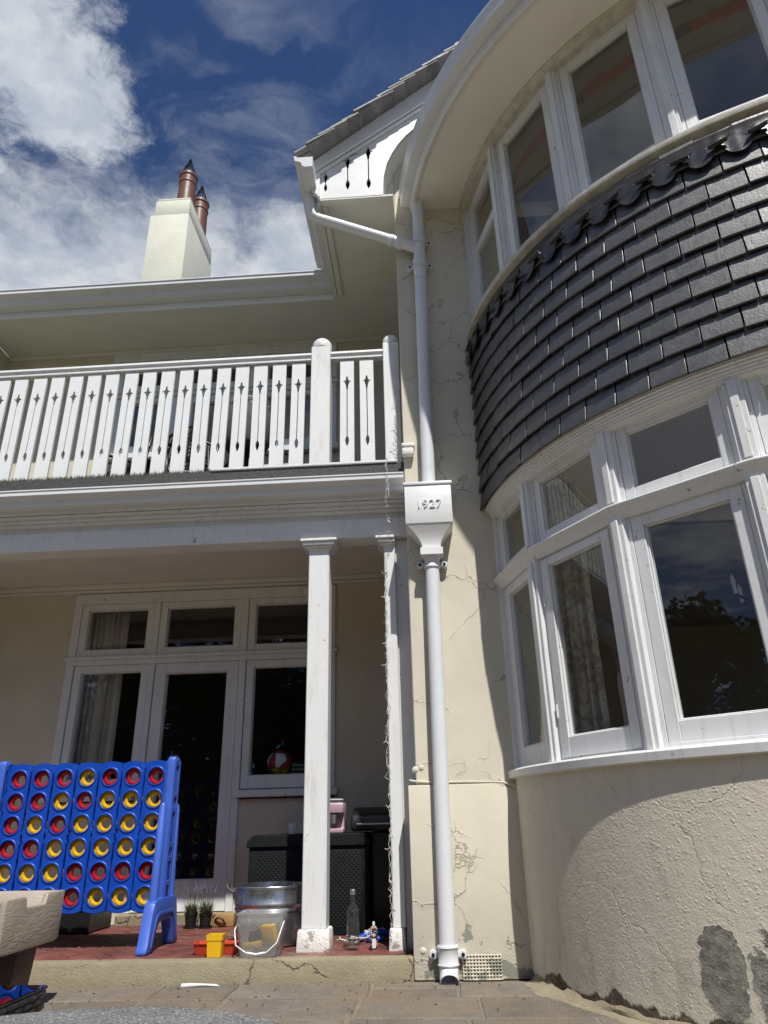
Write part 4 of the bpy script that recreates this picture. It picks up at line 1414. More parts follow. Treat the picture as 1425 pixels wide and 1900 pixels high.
# two uprights with splayed feet
def leg(xc):
    p = MB()
    x0, x1 = xc - .026, xc + .026
    L = MB().xprism([(GY - .062, .30), (GY + .062, .30), (GY + .050, 1.225), (GY + .036, 1.243), (GY - .036, 1.243), (GY - .050, 1.225)], x0, x1)
    leg_ = L.build('upright', 'pale_blue_plastic', game, bevel=.010, seg=2)
    # raised frame on the outer face leaves long recesses
    rr_ = MB()
    for s_ in (-1, 1):
        xo = xc + s_ * .026
        xa, xb = (xo, xo + .007) if s_ > 0 else (xo - .007, xo)
        rr_.box(xa, xb, GY - .056, GY - .030, .32, 1.215).box(xa, xb, GY + .030, GY + .056, .32, 1.215)
        for za, zb_ in ((1.18, 1.225), (.98, 1.01), (.89, .92), (.68, .71), (.60, .63), (.46, .49), (.32, .36)):
            rr_.box(xa, xb - .0005 * s_, GY - .031, GY + .031, za, zb_)
    rr_.build('rib', 'pale_blue_plastic', leg_, bevel=.003)
    rod = MB()
    for s_ in (-1, 1):
        rod.tube([(xc, GY + s_ * .150, .36), (xc, GY + s_ * .128, .93), (xc, GY + s_ * .127, .948)], .02, 12, rr=[.028, .023, .012])
    rod.build('brace_rod', 'pale_blue_plastic', leg_, smooth=50)
    ft = MB()
    pts = [(-.285, 0), (-.175, 0), (-.16, .03), (-.14, .09), (-.11, .135), (-.08, .15), (.08, .15), (.11, .135), (.14, .09), (.16, .03), (.175, 0), (.285, 0), (.283, .02), (.262, .05), (.225, .20), (.20, .262), (.15, .282), (-.15, .282), (-.20, .262), (-.225, .20), (-.262, .05), (-.283, .02)]
    ft.xprism([(GY + a, ZP + .002 + b) for a, b in pts], xc - .034, xc + .034)
    f_ = ft.build('foot', 'pale_blue_plastic', leg_, bevel=.010, seg=2, tri=True)
    rb_ = MB()
    for s_ in (-1, 1):
        xo = xc + s_ * .034
        xa = xo if s_ > 0 else xo - .006
        ip = [(-.205, .03), (-.175, .115), (-.14, .175), (-.10, .19), (.10, .19), (.14, .175), (.175, .115), (.205, .03), (.222, .03), (.192, .125), (.152, .195), (.105, .21), (-.105, .21), (-.152, .195), (-.192, .125), (-.222, .03)]
        rb_.xprism([(GY + a, ZP + b) for a, b in ip], xa, xa + .006)
    rb_.build('foot_rib', 'pale_blue_plastic', leg_, bevel=.002, tri=True)
leg(-1.752)
leg(-2.935)
disc_me = {}
for m_ in ('red_plastic', 'yellow_plastic'):
    pr = [(.030, -.012), (.034, -.0165), (.045, -.0165), (.048, -.012), (.060, -.0135), (.066, -.010), (.0675, 0), (.066, .010), (.060, .0135), (.048, .012), (.045, .0165), (.034, .0165), (.030, .012), (.0285, 0), (.030, -.012)]
    d_ = MB().lathe(pr, (0, 0, 0), 32, Matrix.Rotation(R(90), 4, 'X')).mesh('game_disc', smooth=40)
    d_.materials.append(MATS[m_])
    disc_me[m_] = d_
rows = ['RRRYRRR', 'RRYRYYY', 'RYRYYYY', 'RRYYYYY', 'YYYRRRR', 'RRRRYYY']
RN = ['top row', 'second row', 'third row', 'fourth row', 'fifth row', 'bottom row']
CN = ['leftmost column', 'second column from the left', 'third column from the left', 'middle column', 'third column from the right', 'second column from the right', 'rightmost column']
for r, rw in enumerate(rows):
    for c, ch_ in enumerate(rw):
        m_ = 'red_plastic' if ch_ == 'R' else 'yellow_plastic'
        o = bpy.data.objects.new('game_disc', disc_me[m_])
        COL.objects.link(o)
        o.location = (GX0 + c * GDX, GY + .001, GZ0 + (5 - r) * GDZ - .004)
        tag(o, '%s ring disc in the game, %s, %s' % ('red' if ch_ == 'R' else 'yellow', RN[r], CN[c]), 'game disc', 'ring discs in the four in a row game')

# ------------------------------------------------------------------ things on the porch
# storage box with woven pattern
sb = thing('storage_box', (-.885, 5.72, ZP), 'dark grey resin storage box with rattan pattern against the porch wall', 'storage box')
b_ = MB().box(-1.305, -.465, 5.452, 5.98, ZP, .66)
b_.build('body', 'dark_resin', sb, bevel=.012, seg=2)
wv = MB()
vs, fs = [], []
for i in range(46):
    for j in range(30):
        x = -1.24 + i * .0156
        z = .16 + j * .0156
        if x > -.53:
            continue
        n0 = len(vs)
        s_ = .0072
        if (i + j) % 2:
            vs += [(x, 5.4515, z), (x + 2 * s_, 5.4515, z), (x + 2 * s_, 5.4515, z + 2 * s_), (x, 5.4515, z + 2 * s_), (x + s_, 5.4475, z + s_ * .8)]
            fs += [(n0, n0 + 1, n0 + 4), (n0 + 1, n0 + 2, n0 + 4), (n0 + 2, n0 + 3, n0 + 4), (n0 + 3, n0, n0 + 4)]
wv.add(vs, fs).build('weave', 'dark_resin', sb, smooth=0, merge=False)['kind'] = 'stuff'
MB().yprism([(-1.325, .655), (-.445, .655), (-.450, .69), (-.49, .735), (-1.28, .735), (-1.32, .69)], 5.435, 6.0).build('lid', 'dark_resin', sb, bevel=.006)
MB().box(-.93, -.85, 5.428, 5.446, .655, .672).build('handle', 'black_plastic', sb, bevel=.003)
# kettle-like black grill on a cabinet
bq = thing('barbecue', (-.30, 5.85, ZP), 'black lidded barbecue in the dark corner of the porch', 'barbecue')
box('cabinet', 'black_plastic', bq, -.455, -.15, 5.62, 6.05, ZP, .74, bevel=.01)
MB().xprism([(5.57, .745), (6.1, .745), (6.1, .82), (6.02, .90), (5.72, .905), (5.60, .86), (5.57, .80)], -.60, -.13).build('lid', 'black_plastic', bq, bevel=.02, seg=3)
MB().tube([(-.55, 5.575, .78), (-.55, 5.54, .79), (-.2, 5.54, .79), (-.2, 5.575, .78)], .008, 8).build('handle', 'silver_metal', bq)
# pink coffee machine and mugs on the storage box
cm = thing('coffee_machine', (-.71, 5.7, .735), 'pale pink coffee machine standing on the storage box', 'coffee machine')
MB().xprism([(5.60, .736), (5.80, .736), (5.80, .93), (5.78, .94), (5.60, .94), (5.59, .93), (5.59, .87), (5.66, .86), (5.66, .77), (5.60, .765)], -.80, -.655).build('body', 'pink_plastic', cm, bevel=.008, seg=2, tri=True)
MB().lathe([(0, .80), (.03, .80), (.034, .86), (0, .86)], (-.725, 5.625, 0), 16).build('group_head', 'silver_metal', cm, smooth=40)
MB().box(-.79, -.665, 5.61, 5.79, .941, .948).tube([(-.79, 5.62, .965), (-.665, 5.62, .965), (-.665, 5.78, .965), (-.79, 5.78, .965)], .003, 5).build('cup_rack', 'silver_metal', cm)
def mug(x, y, z, m_, lab):
    t = thing('mug', (x, y, z), lab, 'mug', 'mugs on the storage box')
    MB().lathe([(0, z + .001), (.026, z + .001), (.036, z + .07), (.033, z + .07), (.024, z + .006), (0, z + .006)], (x, y, 0), 20).build('cup', m_, t, smooth=50)
    MB().tube([(x + .032, y, z + .058), (x + .052, y, z + .055), (x + .055, y, z + .035), (x + .030, y, z + .02)], .004, 6).build('handle', m_, t)
mug(-1.025, 5.60, .735, 'white_ceramic', 'white mug near the middle of the storage box lid')
mug(-.925, 5.62, .735, 'white_ceramic', 'mug half hidden by the porch column on the storage box')
# galvanised tub
tb_ = thing('metal_tub', (-1.065, 5.16, ZP), 'round galvanised steel tub with loop handles behind the plastic bucket', 'tub')
MB().lathe([(0, ZP + .004), (.215, ZP + .004), (.222, ZP + .01), (.232, .30), (.238, .305), (.238, .318), (.234, .322), (.236, .335), (.241, .34), (.241, .352), (.237, .357), (.239, .43), (.244, .432), (.246, .440), (.242, .447), (.236, .445), (.226, .30), (.212, ZP + .02), (0, ZP + .02)], (-1.065, 5.16, 0), 48).build('shell', 'galvanised', tb_, smooth=45)
for s_ in (-1, 1):
    MB().tube([(-1.065 + s_ * .242, 5.13, .405), (-1.065 + s_ * .285, 5.13, .43), (-1.065 + s_ * .30, 5.15, .452), (-1.065 + s_ * .30, 5.17, .452), (-1.065 + s_ * .285, 5.19, .43), (-1.065 + s_ * .242, 5.19, .405)], .006, 8).build('handle', 'galvanised', tb_)
# clear plastic bucket with toys inside
bk = thing('plastic_bucket', (-1.03, 4.74, ZP), 'clear square plastic bucket of toys at the porch edge', 'bucket')
def rrect(cx_, cy_, hx, hy_, rad, n=5):
    pts = []
    for (sx, sy, a0) in ((1, 1, 0), (-1, 1, 90), (-1, -1, 180), (1, -1, 270)):
        for i in range(n + 1):
            a = R(a0 + 90 * i / n)
            pts.append((cx_ + sx * (hx - rad) + rad * cos(a), cy_ + sy * (hy_ - rad) + rad * sin(a)))
    return pts
def loft(rings, cap0=True, cap1=False):
    mb = MB()
    n = len(rings[0])
    vs = [v for r_ in rings for v in r_]
    fs = [(i * n + j, i * n + (j + 1) % n, (i + 1) * n + (j + 1) % n, (i + 1) * n + j) for i in range(len(rings) - 1) for j in range(n)]
    if cap0:
        fs.append(tuple(range(n))[::-1])
    if cap1:
        fs.append(tuple((len(rings) - 1) * n + j for j in range(n)))
    return mb.add(vs, fs)
cx_, cy_ = -1.03, 4.735
def ring(hx, hy_, z, rad=.035):
    return [(x, y, z) for x, y in rrect(cx_, cy_, hx, hy_, rad)]
loft([ring(.112, .098, ZP + .002), ring(.128, .112, .275), ring(.130, .114, .277), ring(.134, .118, .288), ring(.134, .118, .308), ring(.128, .112, .311), ring(.130, .114, .320), ring(.126, .110, .321), ring(.124, .108, .275), ring(.108, .094, ZP + .008)], True, True).build('shell', 'clear_plastic', bk, smooth=50)
lr = [ring(.133, .117, .3215), ring(.138, .122, .323), ring(.138, .122, .332), ring(.132, .116, .336), ring(.122, .106, .3355), ring(.120, .104, .330), ring(.06, .05, .330)]
loft(lr, False, True).build('lid', 'clear_plastic', bk, smooth=50)
MB().tube([(-1.165, 4.70, .285), (-1.168, 4.63, .25), (-1.15, 4.598, .18), (-1.09, 4.592, .145), (-1.03, 4.592, .135), (-.97, 4.593, .145), (-.915, 4.60, .19), (-.895, 4.63, .26), (-.896, 4.70, .285)], .0035, 8).build('handle', 'white_ceramic', bk, smooth=60)
MB().tube([(-1.08, 4.5915, .143), (-1.03, 4.5915, .135), (-.98, 4.5925, .143)], .0065, 8).build('grip', 'white_ceramic', bk, smooth=60)
ry = random.Random(4)
def toy_block(x, y, z, sx, sy, sz, rz, rx, m_, lab):
    o = MB().box(-sx, sx, -sy, sy, -sz, sz).build('toy_block', m_, None, bevel=.004, seg=2)
    o.location = (x, y, z)
    o.rotation_euler = (rx, R(ry.uniform(-12, 12)), rz)
    tag(o, lab, 'toy', 'toys inside the plastic bucket')
toy_block(-1.08, 4.70, .165, .055, .012, .016, .2, .3, 'yellow_plastic', 'long yellow toy piece lying low in the clear bucket')
toy_block(-1.07, 4.76, .20, .04, .02, .03, .6, .6, 'dark_resin', 'dark grey toy piece leaning at the left in the bucket')
toy_block(-.99, 4.75, .215, .045, .02, .05, -.4, .3, 'yellow_plastic', 'big yellow toy piece at the right in the bucket')
toy_block(-1.0, 4.73, .135, .07, .05, .012, .1, 0, 'sofa_grey', 'flat grey toy piece on the bottom of the bucket')
toy_block(-1.02, 4.80, .16, .05, .015, .02, .9, .2, 'orange_red_plastic', 'red toy piece at the back of the bucket')
# yellow carton-shaped bin and red tray
def open_box(name, m_, x0, x1, y0, y1, z0, z1, flare, lab, cat, wall=.004, rimh=.0):
    t = thing(name, ((x0 + x1) / 2, (y0 + y1) / 2, z0), lab, cat)
    hx, hy_ = (x1 - x0) / 2, (y1 - y0) / 2
    cx, cy = (x0 + x1) / 2, (y0 + y1) / 2
    def rg(s_, z, rad=.006):
        return [(x, y, z) for x, y in rrect(cx, cy, hx + s_, hy_ + s_, rad, 3)]
    rings = [rg(0, z0 + .001), rg(flare, z1 - rimh - .002)]
    if rimh:
        rings += [rg(flare + .003, z1 - rimh), rg(flare + .004, z1)]
    else:
        rings += [rg(flare + .006, z1 - .002), rg(flare + .006, z1)]
    rings += [rg(flare - wall, z1), rg(-wall, z0 + wall)]
    loft(rings, True, True).build('shell', m_, t, smooth=40)
    return t
open_box('yellow_bin', 'yellow_plastic', -1.333, -1.253, 4.665, 4.74, ZP, .225, .004, 'small yellow plastic bin beside the clear bucket', 'bin', rimh=.028)
open_box('red_tray', 'orange_red_plastic', -1.43, -1.20, 4.765, 4.86, ZP, .17, .012, 'shallow red plastic tray behind the yellow bin', 'tray')
# bottle, spray can
bo = thing('glass_bottle', (-.509, 4.86, ZP), 'empty clear glass bottle standing beside the porch column', 'bottle')
z = ZP
MB().lathe([(0, z + .012), (.030, z + .004), (.037, z + .002), (.039, z + .012), (.039, z + .19), (.0375, z + .203), (.029, z + .222), (.019, z + .240), (.0155, z + .262), (.0145, z + .285), (.0165, z + .288), (.0165, z + .296), (.013, z + .296), (.0125, z + .262), (.016, z + .24), (.026, z + .222), (.0355, z + .2), (.0365, z + .19), (.0365, z + .02), (0, z + .016)], (-.509, 4.86, 0), 28).build('glass', 'bottle_glass', bo, smooth=60)
MB().lathe([(0, z + .318), (.0155, z + .318), (.0172, z + .314), (.0172, z + .29), (.0168, z + .29)], (-.509, 4.86, 0), 20).build('cap', 'silver_metal', bo, smooth=40)
MB().box(-.536, -.519, 4.818, 4.8275, z + .07, z + .095).build('label', 'navy_cloth', bo)
MB().lathe([(0, z + .05), (.0362, z + .05), (.0362, z + .0505), (0, z + .0505)], (-.509, 4.86, 0), 20).build('residue', 'table_glass', bo)
sc_ = thing('spray_can', (-.385, 4.85, ZP), 'small printed spray can between the bottle and the half column', 'spray can')
MB().lathe([(0, z + .001), (.021, z + .001), (.022, z + .004), (.022, z + .11), (.020, z + .116), (.013, z + .124), (0, z + .126)], (-.385, 4.85, 0), 22).build('body', 'can_print', sc_, smooth=50)
MB().lathe([(0, z + .126), (.008, z + .126), (.007, z + .146), (0, z + .147)], (-.385, 4.85, 0), 14).build('nozzle', 'white_ceramic', sc_, smooth=40)
MB().box(-.393, -.371, 4.8265, 4.8285, z + .012, z + .06).build('label', 'paper_white', sc_)
# blue tools and a heap of wire behind them
gn = thing('blue_toy', (-.45, 5.2, ZP), 'blue plastic toy among white wires behind the bottle', 'toy')
MB().tube([(-.50, 5.16, ZP + .02), (-.43, 5.17, ZP + .045), (-.36, 5.18, ZP + .05), (-.30, 5.22, ZP + .03)], .02, 10).tube([(-.45, 5.12, ZP + .02), (-.36, 5.13, ZP + .02)], .018, 10).build('frame', 'blue_plastic', gn, smooth=60)
MB().box(-.41, -.35, 5.15, 5.22, ZP, ZP + .03).build('grip', 'pale_blue_plastic', gn, bevel=.006)
rw_ = random.Random(8)
pts = []
p = Vector((-.58, 5.15, ZP + .012))
for i in range(90):
    p = p + Vector((rw_.uniform(-.035, .04), rw_.uniform(-.03, .03), rw_.uniform(-.012, .013)))
    p.x = min(max(p.x, -.64), -.24)
    p.y = min(max(p.y, 5.02), 5.36)
    p.z = min(max(p.z, ZP + .006), ZP + .06)
    pts.append(p.copy())
o = MB().tube(pts, .004, 5).build('wire_heap', 'wire_white', None)
tag(o, 'tangled white wire lying on the porch behind the bottle', 'wire')
# lavender pots
def lavender(x, y, lab, sc=1.0):
    t = thing('lavender_pot', (x, y, ZP), lab, 'potted plant', 'lavender pots by the door')
    MB().lathe([(0, ZP + .001), (.052, ZP + .001), (.054, ZP + .014), (.048, ZP + .014)], (x, y, 0), 20).build('saucer', 'black_plastic', t, smooth=40)
    MB().lathe([(0, ZP + .006), (.036, ZP + .006), (.047, ZP + .085), (.051, ZP + .086), (.051, ZP + .098), (.045, ZP + .098), (.043, ZP + .08), (0, ZP + .08)], (x, y, 0), 20).build('pot', 'black_plastic', t, smooth=40)
    lf, bl_ = MB(), MB()
    rl = random.Random(int(abs(x) * 1e4))
    for i in range(170):
        a = rl.uniform(0, 2 * pi)
        r0 = rl.uniform(0, .035)
        tl = rl.uniform(.1, .9)
        h = rl.uniform(.06, .11) * sc
        b0 = Vector((x + r0 * cos(a), y + r0 * sin(a), ZP + .08))
        d = Vector((cos(a) * tl, sin(a) * tl, 1)).normalized()
        s_ = Vector((-sin(a), cos(a), 0)) * .0022
        m_ = b0 + d * h * .5
        lf.add([b0 - s_, b0 + s_, m_ + s_ * 1.6, b0 + d * h + Vector((0, 0, -.006)), m_ - s_ * 1.6], [(0, 1, 2, 3, 4)])
    for i in range(24):
        a = rl.uniform(0, 2 * pi)
        tl = rl.uniform(.05, .5)
        h = rl.uniform(.12, .19) * sc
        b0 = Vector((x + .02 * cos(a), y + .02 * sin(a), ZP + .08))
        d = Vector((cos(a) * tl, sin(a) * tl, 1)).normalized()
        lf.tube([b0, b0 + d * h], .0012, 3)
        for k_ in range(5):
            c = b0 + d * (h - .006 + .009 * k_)
            rr_ = .0065 - .0009 * k_
            bl_.lathe([(0, -.0045), (rr_, 0), (0, .0045)], c, 5)
    lf.build('leaves', 'leaf_silver', t, smooth=0, merge=False)
    bl_.build('flowers', 'lavender_bloom', t, smooth=0, merge=False)['kind'] = 'stuff'
lavender(-1.835, 5.95, 'lavender in a black pot, left of the two beside the door')
lavender(-1.722, 5.94, 'lavender in a black pot, right of the two beside the door', 1.12)
# wooden clamp, black crate, scraps
wc = thing('wooden_toy', (-1.6, 6.02, ZP), 'small wooden toy block with handle lying by the threshold', 'toy')
MB().box(-1.685, -1.52, 5.98, 6.05, ZP + .001, ZP + .085).build('block', 'light_wood', wc, bevel=.008, seg=2)
MB().tube([(-1.66, 5.975, ZP + .05), (-1.63, 5.955, ZP + .065), (-1.60, 5.955, ZP + .055), (-1.58, 5.975, ZP + .02)], .007, 8).build('grip', 'brown_wood', wc)
bc = thing('black_crate', (-2.75, 5.9, ZP), 'black plastic crate in the shade behind the game', 'crate')
box('shell', 'black_plastic', bc, -3.05, -2.50, 5.70, 6.10, ZP + .001, .28, bevel=.01)
box('rim', 'black_plastic', bc, -3.06, -2.49, 5.69, 6.11, .262, .288, bevel=.005)
# football and boxes on the inside window ledge
fb = MB()
import mathutils
bmb = bmesh.new()
bmesh.ops.create_icosphere(bmb, subdivisions=4, radius=.108)
me = bpy.data.meshes.new('football')
bmb.to_mesh(me)
bmb.free()
me.polygons.foreach_set('use_smooth', [True] * len(me.polygons))
me.materials.append(MATS['ball_print'])
o = link('football', me)
o.location = (-1.315, 6.47, 1.288)
tag(o, 'football with yellow and red panels behind the porch window', 'ball')
box('window_ledge', 'interior_pale', house, -1.60, -.80, 6.40, 6.62, 1.15, 1.178, bevel=.003)
o = MB().box(-.17, .17, -.05, .05, -.055, .055).build('game_box', 'navy_cloth', None, bevel=.003)
o.location = (-1.03, 6.47, 1.236)
o.rotation_euler = (0, R(0), R(8))
tag(o, 'dark flat box beside the football on the window ledge', 'box')
for k_ in range(3):
    MB().box(-.172, .172, -.052, .052, -.04 + k_ * .034, -.036 + k_ * .034).build('stripe', 'paper_white', o)
# scraps on the paving
sp_ = MB().tube([(-1.41, 4.50, .006), (-1.36, 4.492, .010), (-1.28, 4.49, .012), (-1.22, 4.488, .009), (-1.20, 4.487, .006)], .009, 8, rr=[.012, .011, .006, .007, .002]).build('plastic_spoon', 'paper_white', None, smooth=60)
tag(sp_, 'white plastic spoon lying on the paving below the step', 'spoon')

rdb = random.Random(17)
vs, fs = [], []
for i in range(150):
    x, y = rdb.uniform(-2.2, 1.1), 4.555 - abs(rdb.gauss(0, .45))
    if math.hypot(x - BX, y - BY) < 2.4:
        continue
    a, l_ = rdb.uniform(0, 2 * pi), rdb.uniform(.003, .012)
    ux, uy = cos(a) * l_, sin(a) * l_
    n0 = len(vs)
    vs += [(x - ux, y - uy, .003), (x - uy * .5, y + ux * .5, .007), (x + ux, y + uy, .004), (x + uy * .5, y - ux * .5, .008)]
    fs += [(n0, n0 + 1, n0 + 2, n0 + 3)]
o = MB().add(vs, fs).build('leaf_litter', 'brown_wood', None, smooth=0, merge=False)
tag(o, 'scattered crumbs and leaf bits on the paving', 'litter', kind='stuff')

# ------------------------------------------------------------------ things on the balcony
def wicker_chair(x, y, rz, lab):
    z0 = 3.261
    t = thing('balcony_chair', (x, y, z0), lab, 'chair', 'chairs on the balcony')
    def T(p):
        v = Matrix.Rotation(rz, 4, 'Z') @ Vector(p)
        return (v.x + x, v.y + y, v.z + z0)
    for sx in (-1, 1):
        MB().tube([T((sx * .27, -.24, 0)), T((sx * .27, -.25, .42)), T((sx * .28, -.22, .62)), T((sx * .28, .05, .66)), T((sx * .26, .26, .60)), T((sx * .25, .30, .30)), T((sx * .26, .32, 0))], .016, 8).build('arm_frame', 'wicker', t, smooth=60)
    mb = MB()
    for i in range(11):
        a = -1 + .2 * i
        mb.tube([T((a * .25, .22, .40)), T((a * .25, .29 + .02 * a * a, .70)), T((a * .22, .34, 1.02))], .011, 6)
    mb.tube([T((-.27, .24, .42)), T((-.26, .30, .8)), T((-.22, .345, 1.03)), T((0, .36, 1.10)), T((.22, .345, 1.03)), T((.26, .30, .8)), T((.27, .24, .42))], .016, 8)
    for k_ in range(12):
        zz_ = .45 + k_ * .05
        mb.tube([T((-.24, .24 + (zz_ - .4) * .18, zz_)), T((0, .255 + (zz_ - .4) * .18, zz_)), T((.24, .24 + (zz_ - .4) * .18, zz_))], .009, 5)
    mb.build('backrest', 'wicker', t, smooth=60)
    M = Matrix.Translation((x, y, z0)) @ Matrix.Rotation(rz, 4, 'Z')
    MB().box(-.27, .27, -.25, .25, .38, .43, M).build('seat', 'wicker', t, bevel=.012, seg=2)
wicker_chair(-2.42, 5.55, R(-28), 'black wicker armchair on the balcony, near the glazed door')
wicker_chair(-2.05, 5.75, R(25), 'black wicker armchair on the balcony, beside the patio heater')
gb = thing('patio_heater', (-1.55, 5.62, 3.261), 'grey drum-shaped patio heater with coiled white cable on the balcony', 'patio heater')
MB().lathe([(0, 3.262), (.22, 3.262), (.22, 3.275), (.03, 3.29), (.03, 3.90), (.06, 3.93), (.0, 3.93)], (-1.55, 5.62, 0), 24).build('stand', 'black_plastic', gb, smooth=40)
MB().lathe([(0, 3.93), (.19, 3.95), (.21, 4.0), (.215, 4.30), (.20, 4.33), (.0, 4.335)], (-1.55, 5.62, 0), 28).build('drum', 'sofa_grey', gb, smooth=40)
mb = MB()
rc = random.Random(12)
for k_ in range(7):
    r0 = .12 + .012 * k_
    zc = 4.345 + .008 * k_
    mb.tube([(-1.55 + r0 * cos(2 * pi * i / 20) + rc.uniform(-.008, .008), 5.62 + r0 * sin(2 * pi * i / 20), zc + rc.uniform(-.008, .012)) for i in range(21)], .006, 5)
mb.build('cable_coil', 'wire_white', gb)

# ------------------------------------------------------------------ strings of fairy lights
def light_string(path, seed, lab, jit=.02, step_=.028, wires=1):
    rg_ = random.Random(seed)
    t = thing('light_string', path[-1], lab, 'fairy lights', 'strings of fairy lights')
    wm, bm_ = MB(), MB()
    for w_i in range(wires):
        pts = []
        for a, b in zip(path, path[1:]):
            a, b = Vector(a), Vector(b)
            n_ = max(2, int((b - a).length / step_))
            for i in range(n_):
                c = a.lerp(b, i / n_) + Vector((rg_.gauss(0, jit), rg_.uniform(-.012, .004), rg_.gauss(0, jit * .4)))
                pts.append(c)
        pts.append(Vector(path[-1]))
        wm.tube(pts, .0016, 4)
        for i, c in enumerate(pts):
            if i % 3 == 0:
                d = Vector((rg_.uniform(-1, 1), rg_.uniform(-1, .2), rg_.uniform(-.8, .8))).normalized()
                bm_.tube([c, c + d * .012, c + d * rg_.uniform(.018, .03)], .003, 5, rr=[.0012, .0018, .0015])
    wm.build('wire', 'wire_white', t, smooth=60, merge=False)
    bm_.build('bulbs', 'white_ceramic', t, smooth=60, merge=False)['kind'] = 'stuff'
light_string([(-.15, 4.755, 4.33), (-.135, 4.755, 3.9), (-.14, 4.755, 3.6), (-.15, 4.75, 3.40), (-.10, 4.72, 3.28)], 5, 'white fairy light string wound round the balcony corner post', .014, .022, 2)
light_string([(-.215, 4.56, 3.22), (-.222, 4.555, 2.9), (-.225, 4.70, 2.62), (-.252, 4.775, 2.5), (-.262, 4.78, 1.9), (-.268, 4.78, 1.2), (-.268, 4.775, .7), (-.272, 4.77, .30), (-.275, 4.77, .24)], 6, 'white fairy light string hanging down the half column to the floor', .010, .026, 2)

# ------------------------------------------------------------------ near left: play table, wicker table, stone table
pt = thing('play_table', (-2.5, 3.85, 0), 'tan wood-look plastic play table with dark brown legs', 'play table')
x1, x0 = -1.95, -3.1
tray = MB()
prof_o = [(3.60, .285), (3.56, .36), (3.545, .495), (3.55, .512), (3.575, .512), (3.585, .50), (3.60, .40), (4.05, .40), (4.07, .50), (4.08, .512), (4.105, .512), (4.11, .495), (4.10, .36), (4.06, .285)]
tray.xprism(prof_o, x0, x1 - .03)
tray.build('tray', 'grain_tan', pt, bevel=.006, seg=2, tri=True)
e1 = MB()
e1.prism([(3.545, .512), (3.550, .295), (3.60, .285), (4.06, .285), (4.10, .295), (4.108, .512), (3.93, .512), (3.915, .465), (3.74, .465), (3.725, .512)], lambda a, b, t: (x1 if t else x1 - .0295, a, b))
e1.build('end_board', 'grain_tan', pt, bevel=.008, seg=2, tri=True)
e2 = MB()
e2.box(-2.72, -1.97, 3.528, 3.544, .30, .355).box(-2.72, -1.97, 3.526, 3.544, .362, .44).box(-2.45, -2.1, 3.53, 3.544, .446, .49)
e2.build('side_plank', 'grain_tan', pt, bevel=.008, seg=2)
for (lx, ly, dx) in ((-2.02, 3.84, -.03), (-2.95, 3.84, .05)):
    MB().prism([(-.055, -.09), (.055, -.09), (.055, .09), (-.055, .09)], lambda a, b, t: (lx + a * (1 if t else .95) + (0 if t else dx), ly + b, .30 if t else 0)).build('leg', 'brown_wood', pt, bevel=.006, seg=2)
wt = thing('wicker_table', (-1.5, 2.05, 0), 'low black wicker table with a dark glass top', 'table')
wx0, wx1, wy0, wy1, wz = -2.0, -1.105, 1.86, 2.315, .40
MB().box(wx0, wx1 - .004, wy0, wy1 - .004, wz - .009, wz).build('glass_top', 'table_glass', wt, bevel=.002)
MB().box(wx0 + .012, wx1 - .014, wy0 + .012, wy1 - .014, wz - .10, wz - .010).build('apron', 'black_plastic', wt)
sme = MB().tube([(-.030, 0, 0), (-.018, .006, 0), (0, .009, 0), (.018, .006, 0), (.030, 0, 0)], .009, 6).mesh('strand', smooth=60)
sme.materials.append(MATS['wicker'])
Ms = []
for k_ in range(6):
    zz_ = wz - .018 - .016 * k_
    n_ = int((wy1 - wy0) / .05)
    for i in range(n_ + 1):
        y = wy0 + .02 + i * .05 + (.025 if k_ % 2 else 0)
        if y < wy1 - .01:
            Ms.append(Matrix.Translation((wx1 - .016, y, zz_)) @ Matrix.Rotation(R(-90), 4, 'Z'))
pieces('strand', sme, wt, Ms)
for lx in (wx0 + .05, wx1 - .06):
    for ly in (wy0 + .05, wy1 - .06):
        box('leg', 'wicker', wt, lx - .025, lx + .025, ly - .025, ly + .025, 0, wz - .10, bevel=.006)
stt = thing('stone_table', (-.665, 1.30, 0), 'round grey speckled stone table in the foreground', 'table')
MB().lathe([(0, .40), (.485, .40), (.497, .408), (.500, .425), (.496, .441), (.484, .450), (0, .452)], (-.665, 1.295, 0), 72).build('table_top', 'grey_stone', stt, smooth=40)
MB().lathe([(0, 0), (.24, 0), (.24, .03), (.10, .08), (.09, .34), (.18, .3995), (0, .3995)], (-.665, 1.295, 0), 32).build('pedestal', 'grey_stone', stt, smooth=40)

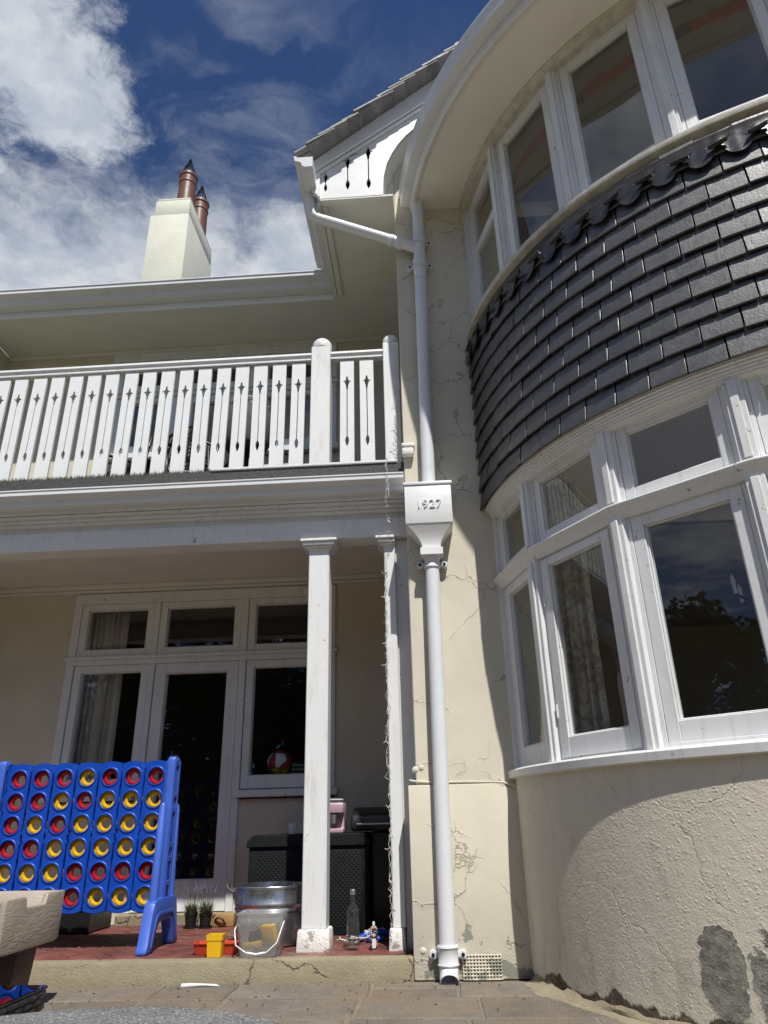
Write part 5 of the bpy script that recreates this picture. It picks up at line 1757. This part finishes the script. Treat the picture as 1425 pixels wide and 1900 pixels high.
# ------------------------------------------------------------------ trees behind the photographer (they show in the panes)
def tree(x, y, h, cr, seed, lab):
    rt_ = random.Random(seed)
    t = thing('garden_tree', (x, y, -.06), lab, 'tree', 'garden trees facing the house')
    tr = MB()
    tr.tube([(x, y, -.2), (x + .1, y, h * .3), (x - .1, y + .1, h * .6), (x, y, h * .85)], .2, 9, rr=[.24, .18, .12, .03])
    cl_ = []
    for i in range(24):
        a = rt_.uniform(0, 2 * pi)
        r_ = cr * rt_.uniform(.2, .8)
        z_ = h * rt_.uniform(.16, .9)
        r_ *= 1.15 - .5 * abs(z_ / h - .5) * 2 * .8
        c = Vector((x + r_ * cos(a), y + r_ * sin(a), z_))
        tr.tube([(x, y, z_ * .7), c.lerp(Vector((x, y, z_ * .7)), .3), c], .05, 5, rr=[.07, .04, .015])
        cl_.append((c, rt_.uniform(.5, .95) * cr * .5))
    tr.build('trunk', 'bark', t, smooth=60, merge=False)
    vs, fs = [], []
    for c, rad in cl_:
        for i in range(520):
            d = Vector((rt_.gauss(0, 1), rt_.gauss(0, 1), rt_.gauss(0, .8)))
            d = d.normalized() * rad * rt_.random() ** .4
            p = c + d
            u = Vector((rt_.gauss(0, 1), rt_.gauss(0, 1), rt_.gauss(0, 1))).normalized()
            v = u.orthogonal().normalized()
            s_ = rt_.uniform(.10, .2)
            n0 = len(vs)
            vs += [p - u * s_, p + v * s_ * .5, p + u * s_, p - v * s_ * .5]
            fs.append((n0, n0 + 1, n0 + 2, n0 + 3))
    MB().add(vs, fs).build('crown', 'leaf_dark', t, smooth=0, merge=False)
tree(-17.5, -6.2, 6.8, 2.6, 1, 'dense dark tree in the garden, reflected in the bay')
tree(-15.5, -10.8, 5.2, 2.8, 2, 'bushy dark tree at the garden corner, reflected in the bay')
tree(-10.5, -14.0, 8.6, 3.6, 3, 'broad dark tree facing the porch, reflected in the door')
tree(-5.0, -15.0, 9.0, 3.6, 4, 'round dark tree facing the porch windows')
tree(.8, -15.5, 8.4, 3.6, 5, 'low dark tree opposite the middle of the house')
tree(-19.5, -1.5, 4.4, 2.4, 6, 'low dark tree at the left garden border')
hd = MB()
vs, fs = [], []
rh = random.Random(31)
for i in range(15000):
    t_ = rh.random()
    if t_ < .65:
        bx, by = -19 + 25 * (t_ / .65), -16.5
    else:
        bx, by = -20.5, -16 + 17 * ((t_ - .65) / .35)
    p = Vector((bx + rh.gauss(0, .35), by + rh.gauss(0, .35), rh.uniform(-.05, 3.9 + .35 * sin(bx * 1.7 + by))))
    u = Vector((rh.gauss(0, 1), rh.gauss(0, 1), rh.gauss(0, 1))).normalized()
    v = u.orthogonal().normalized()
    s_ = rh.uniform(.16, .3)
    n0 = len(vs)
    vs += [p - u * s_, p + v * s_ * .6, p + u * s_, p - v * s_ * .6]
    fs.append((n0, n0 + 1, n0 + 2, n0 + 3))
o = MB().add(vs, fs).build('hedge', 'leaf_dark', None, smooth=0, merge=False)
tag(o, 'clipped dark hedge along the garden border', 'hedge', kind='stuff')
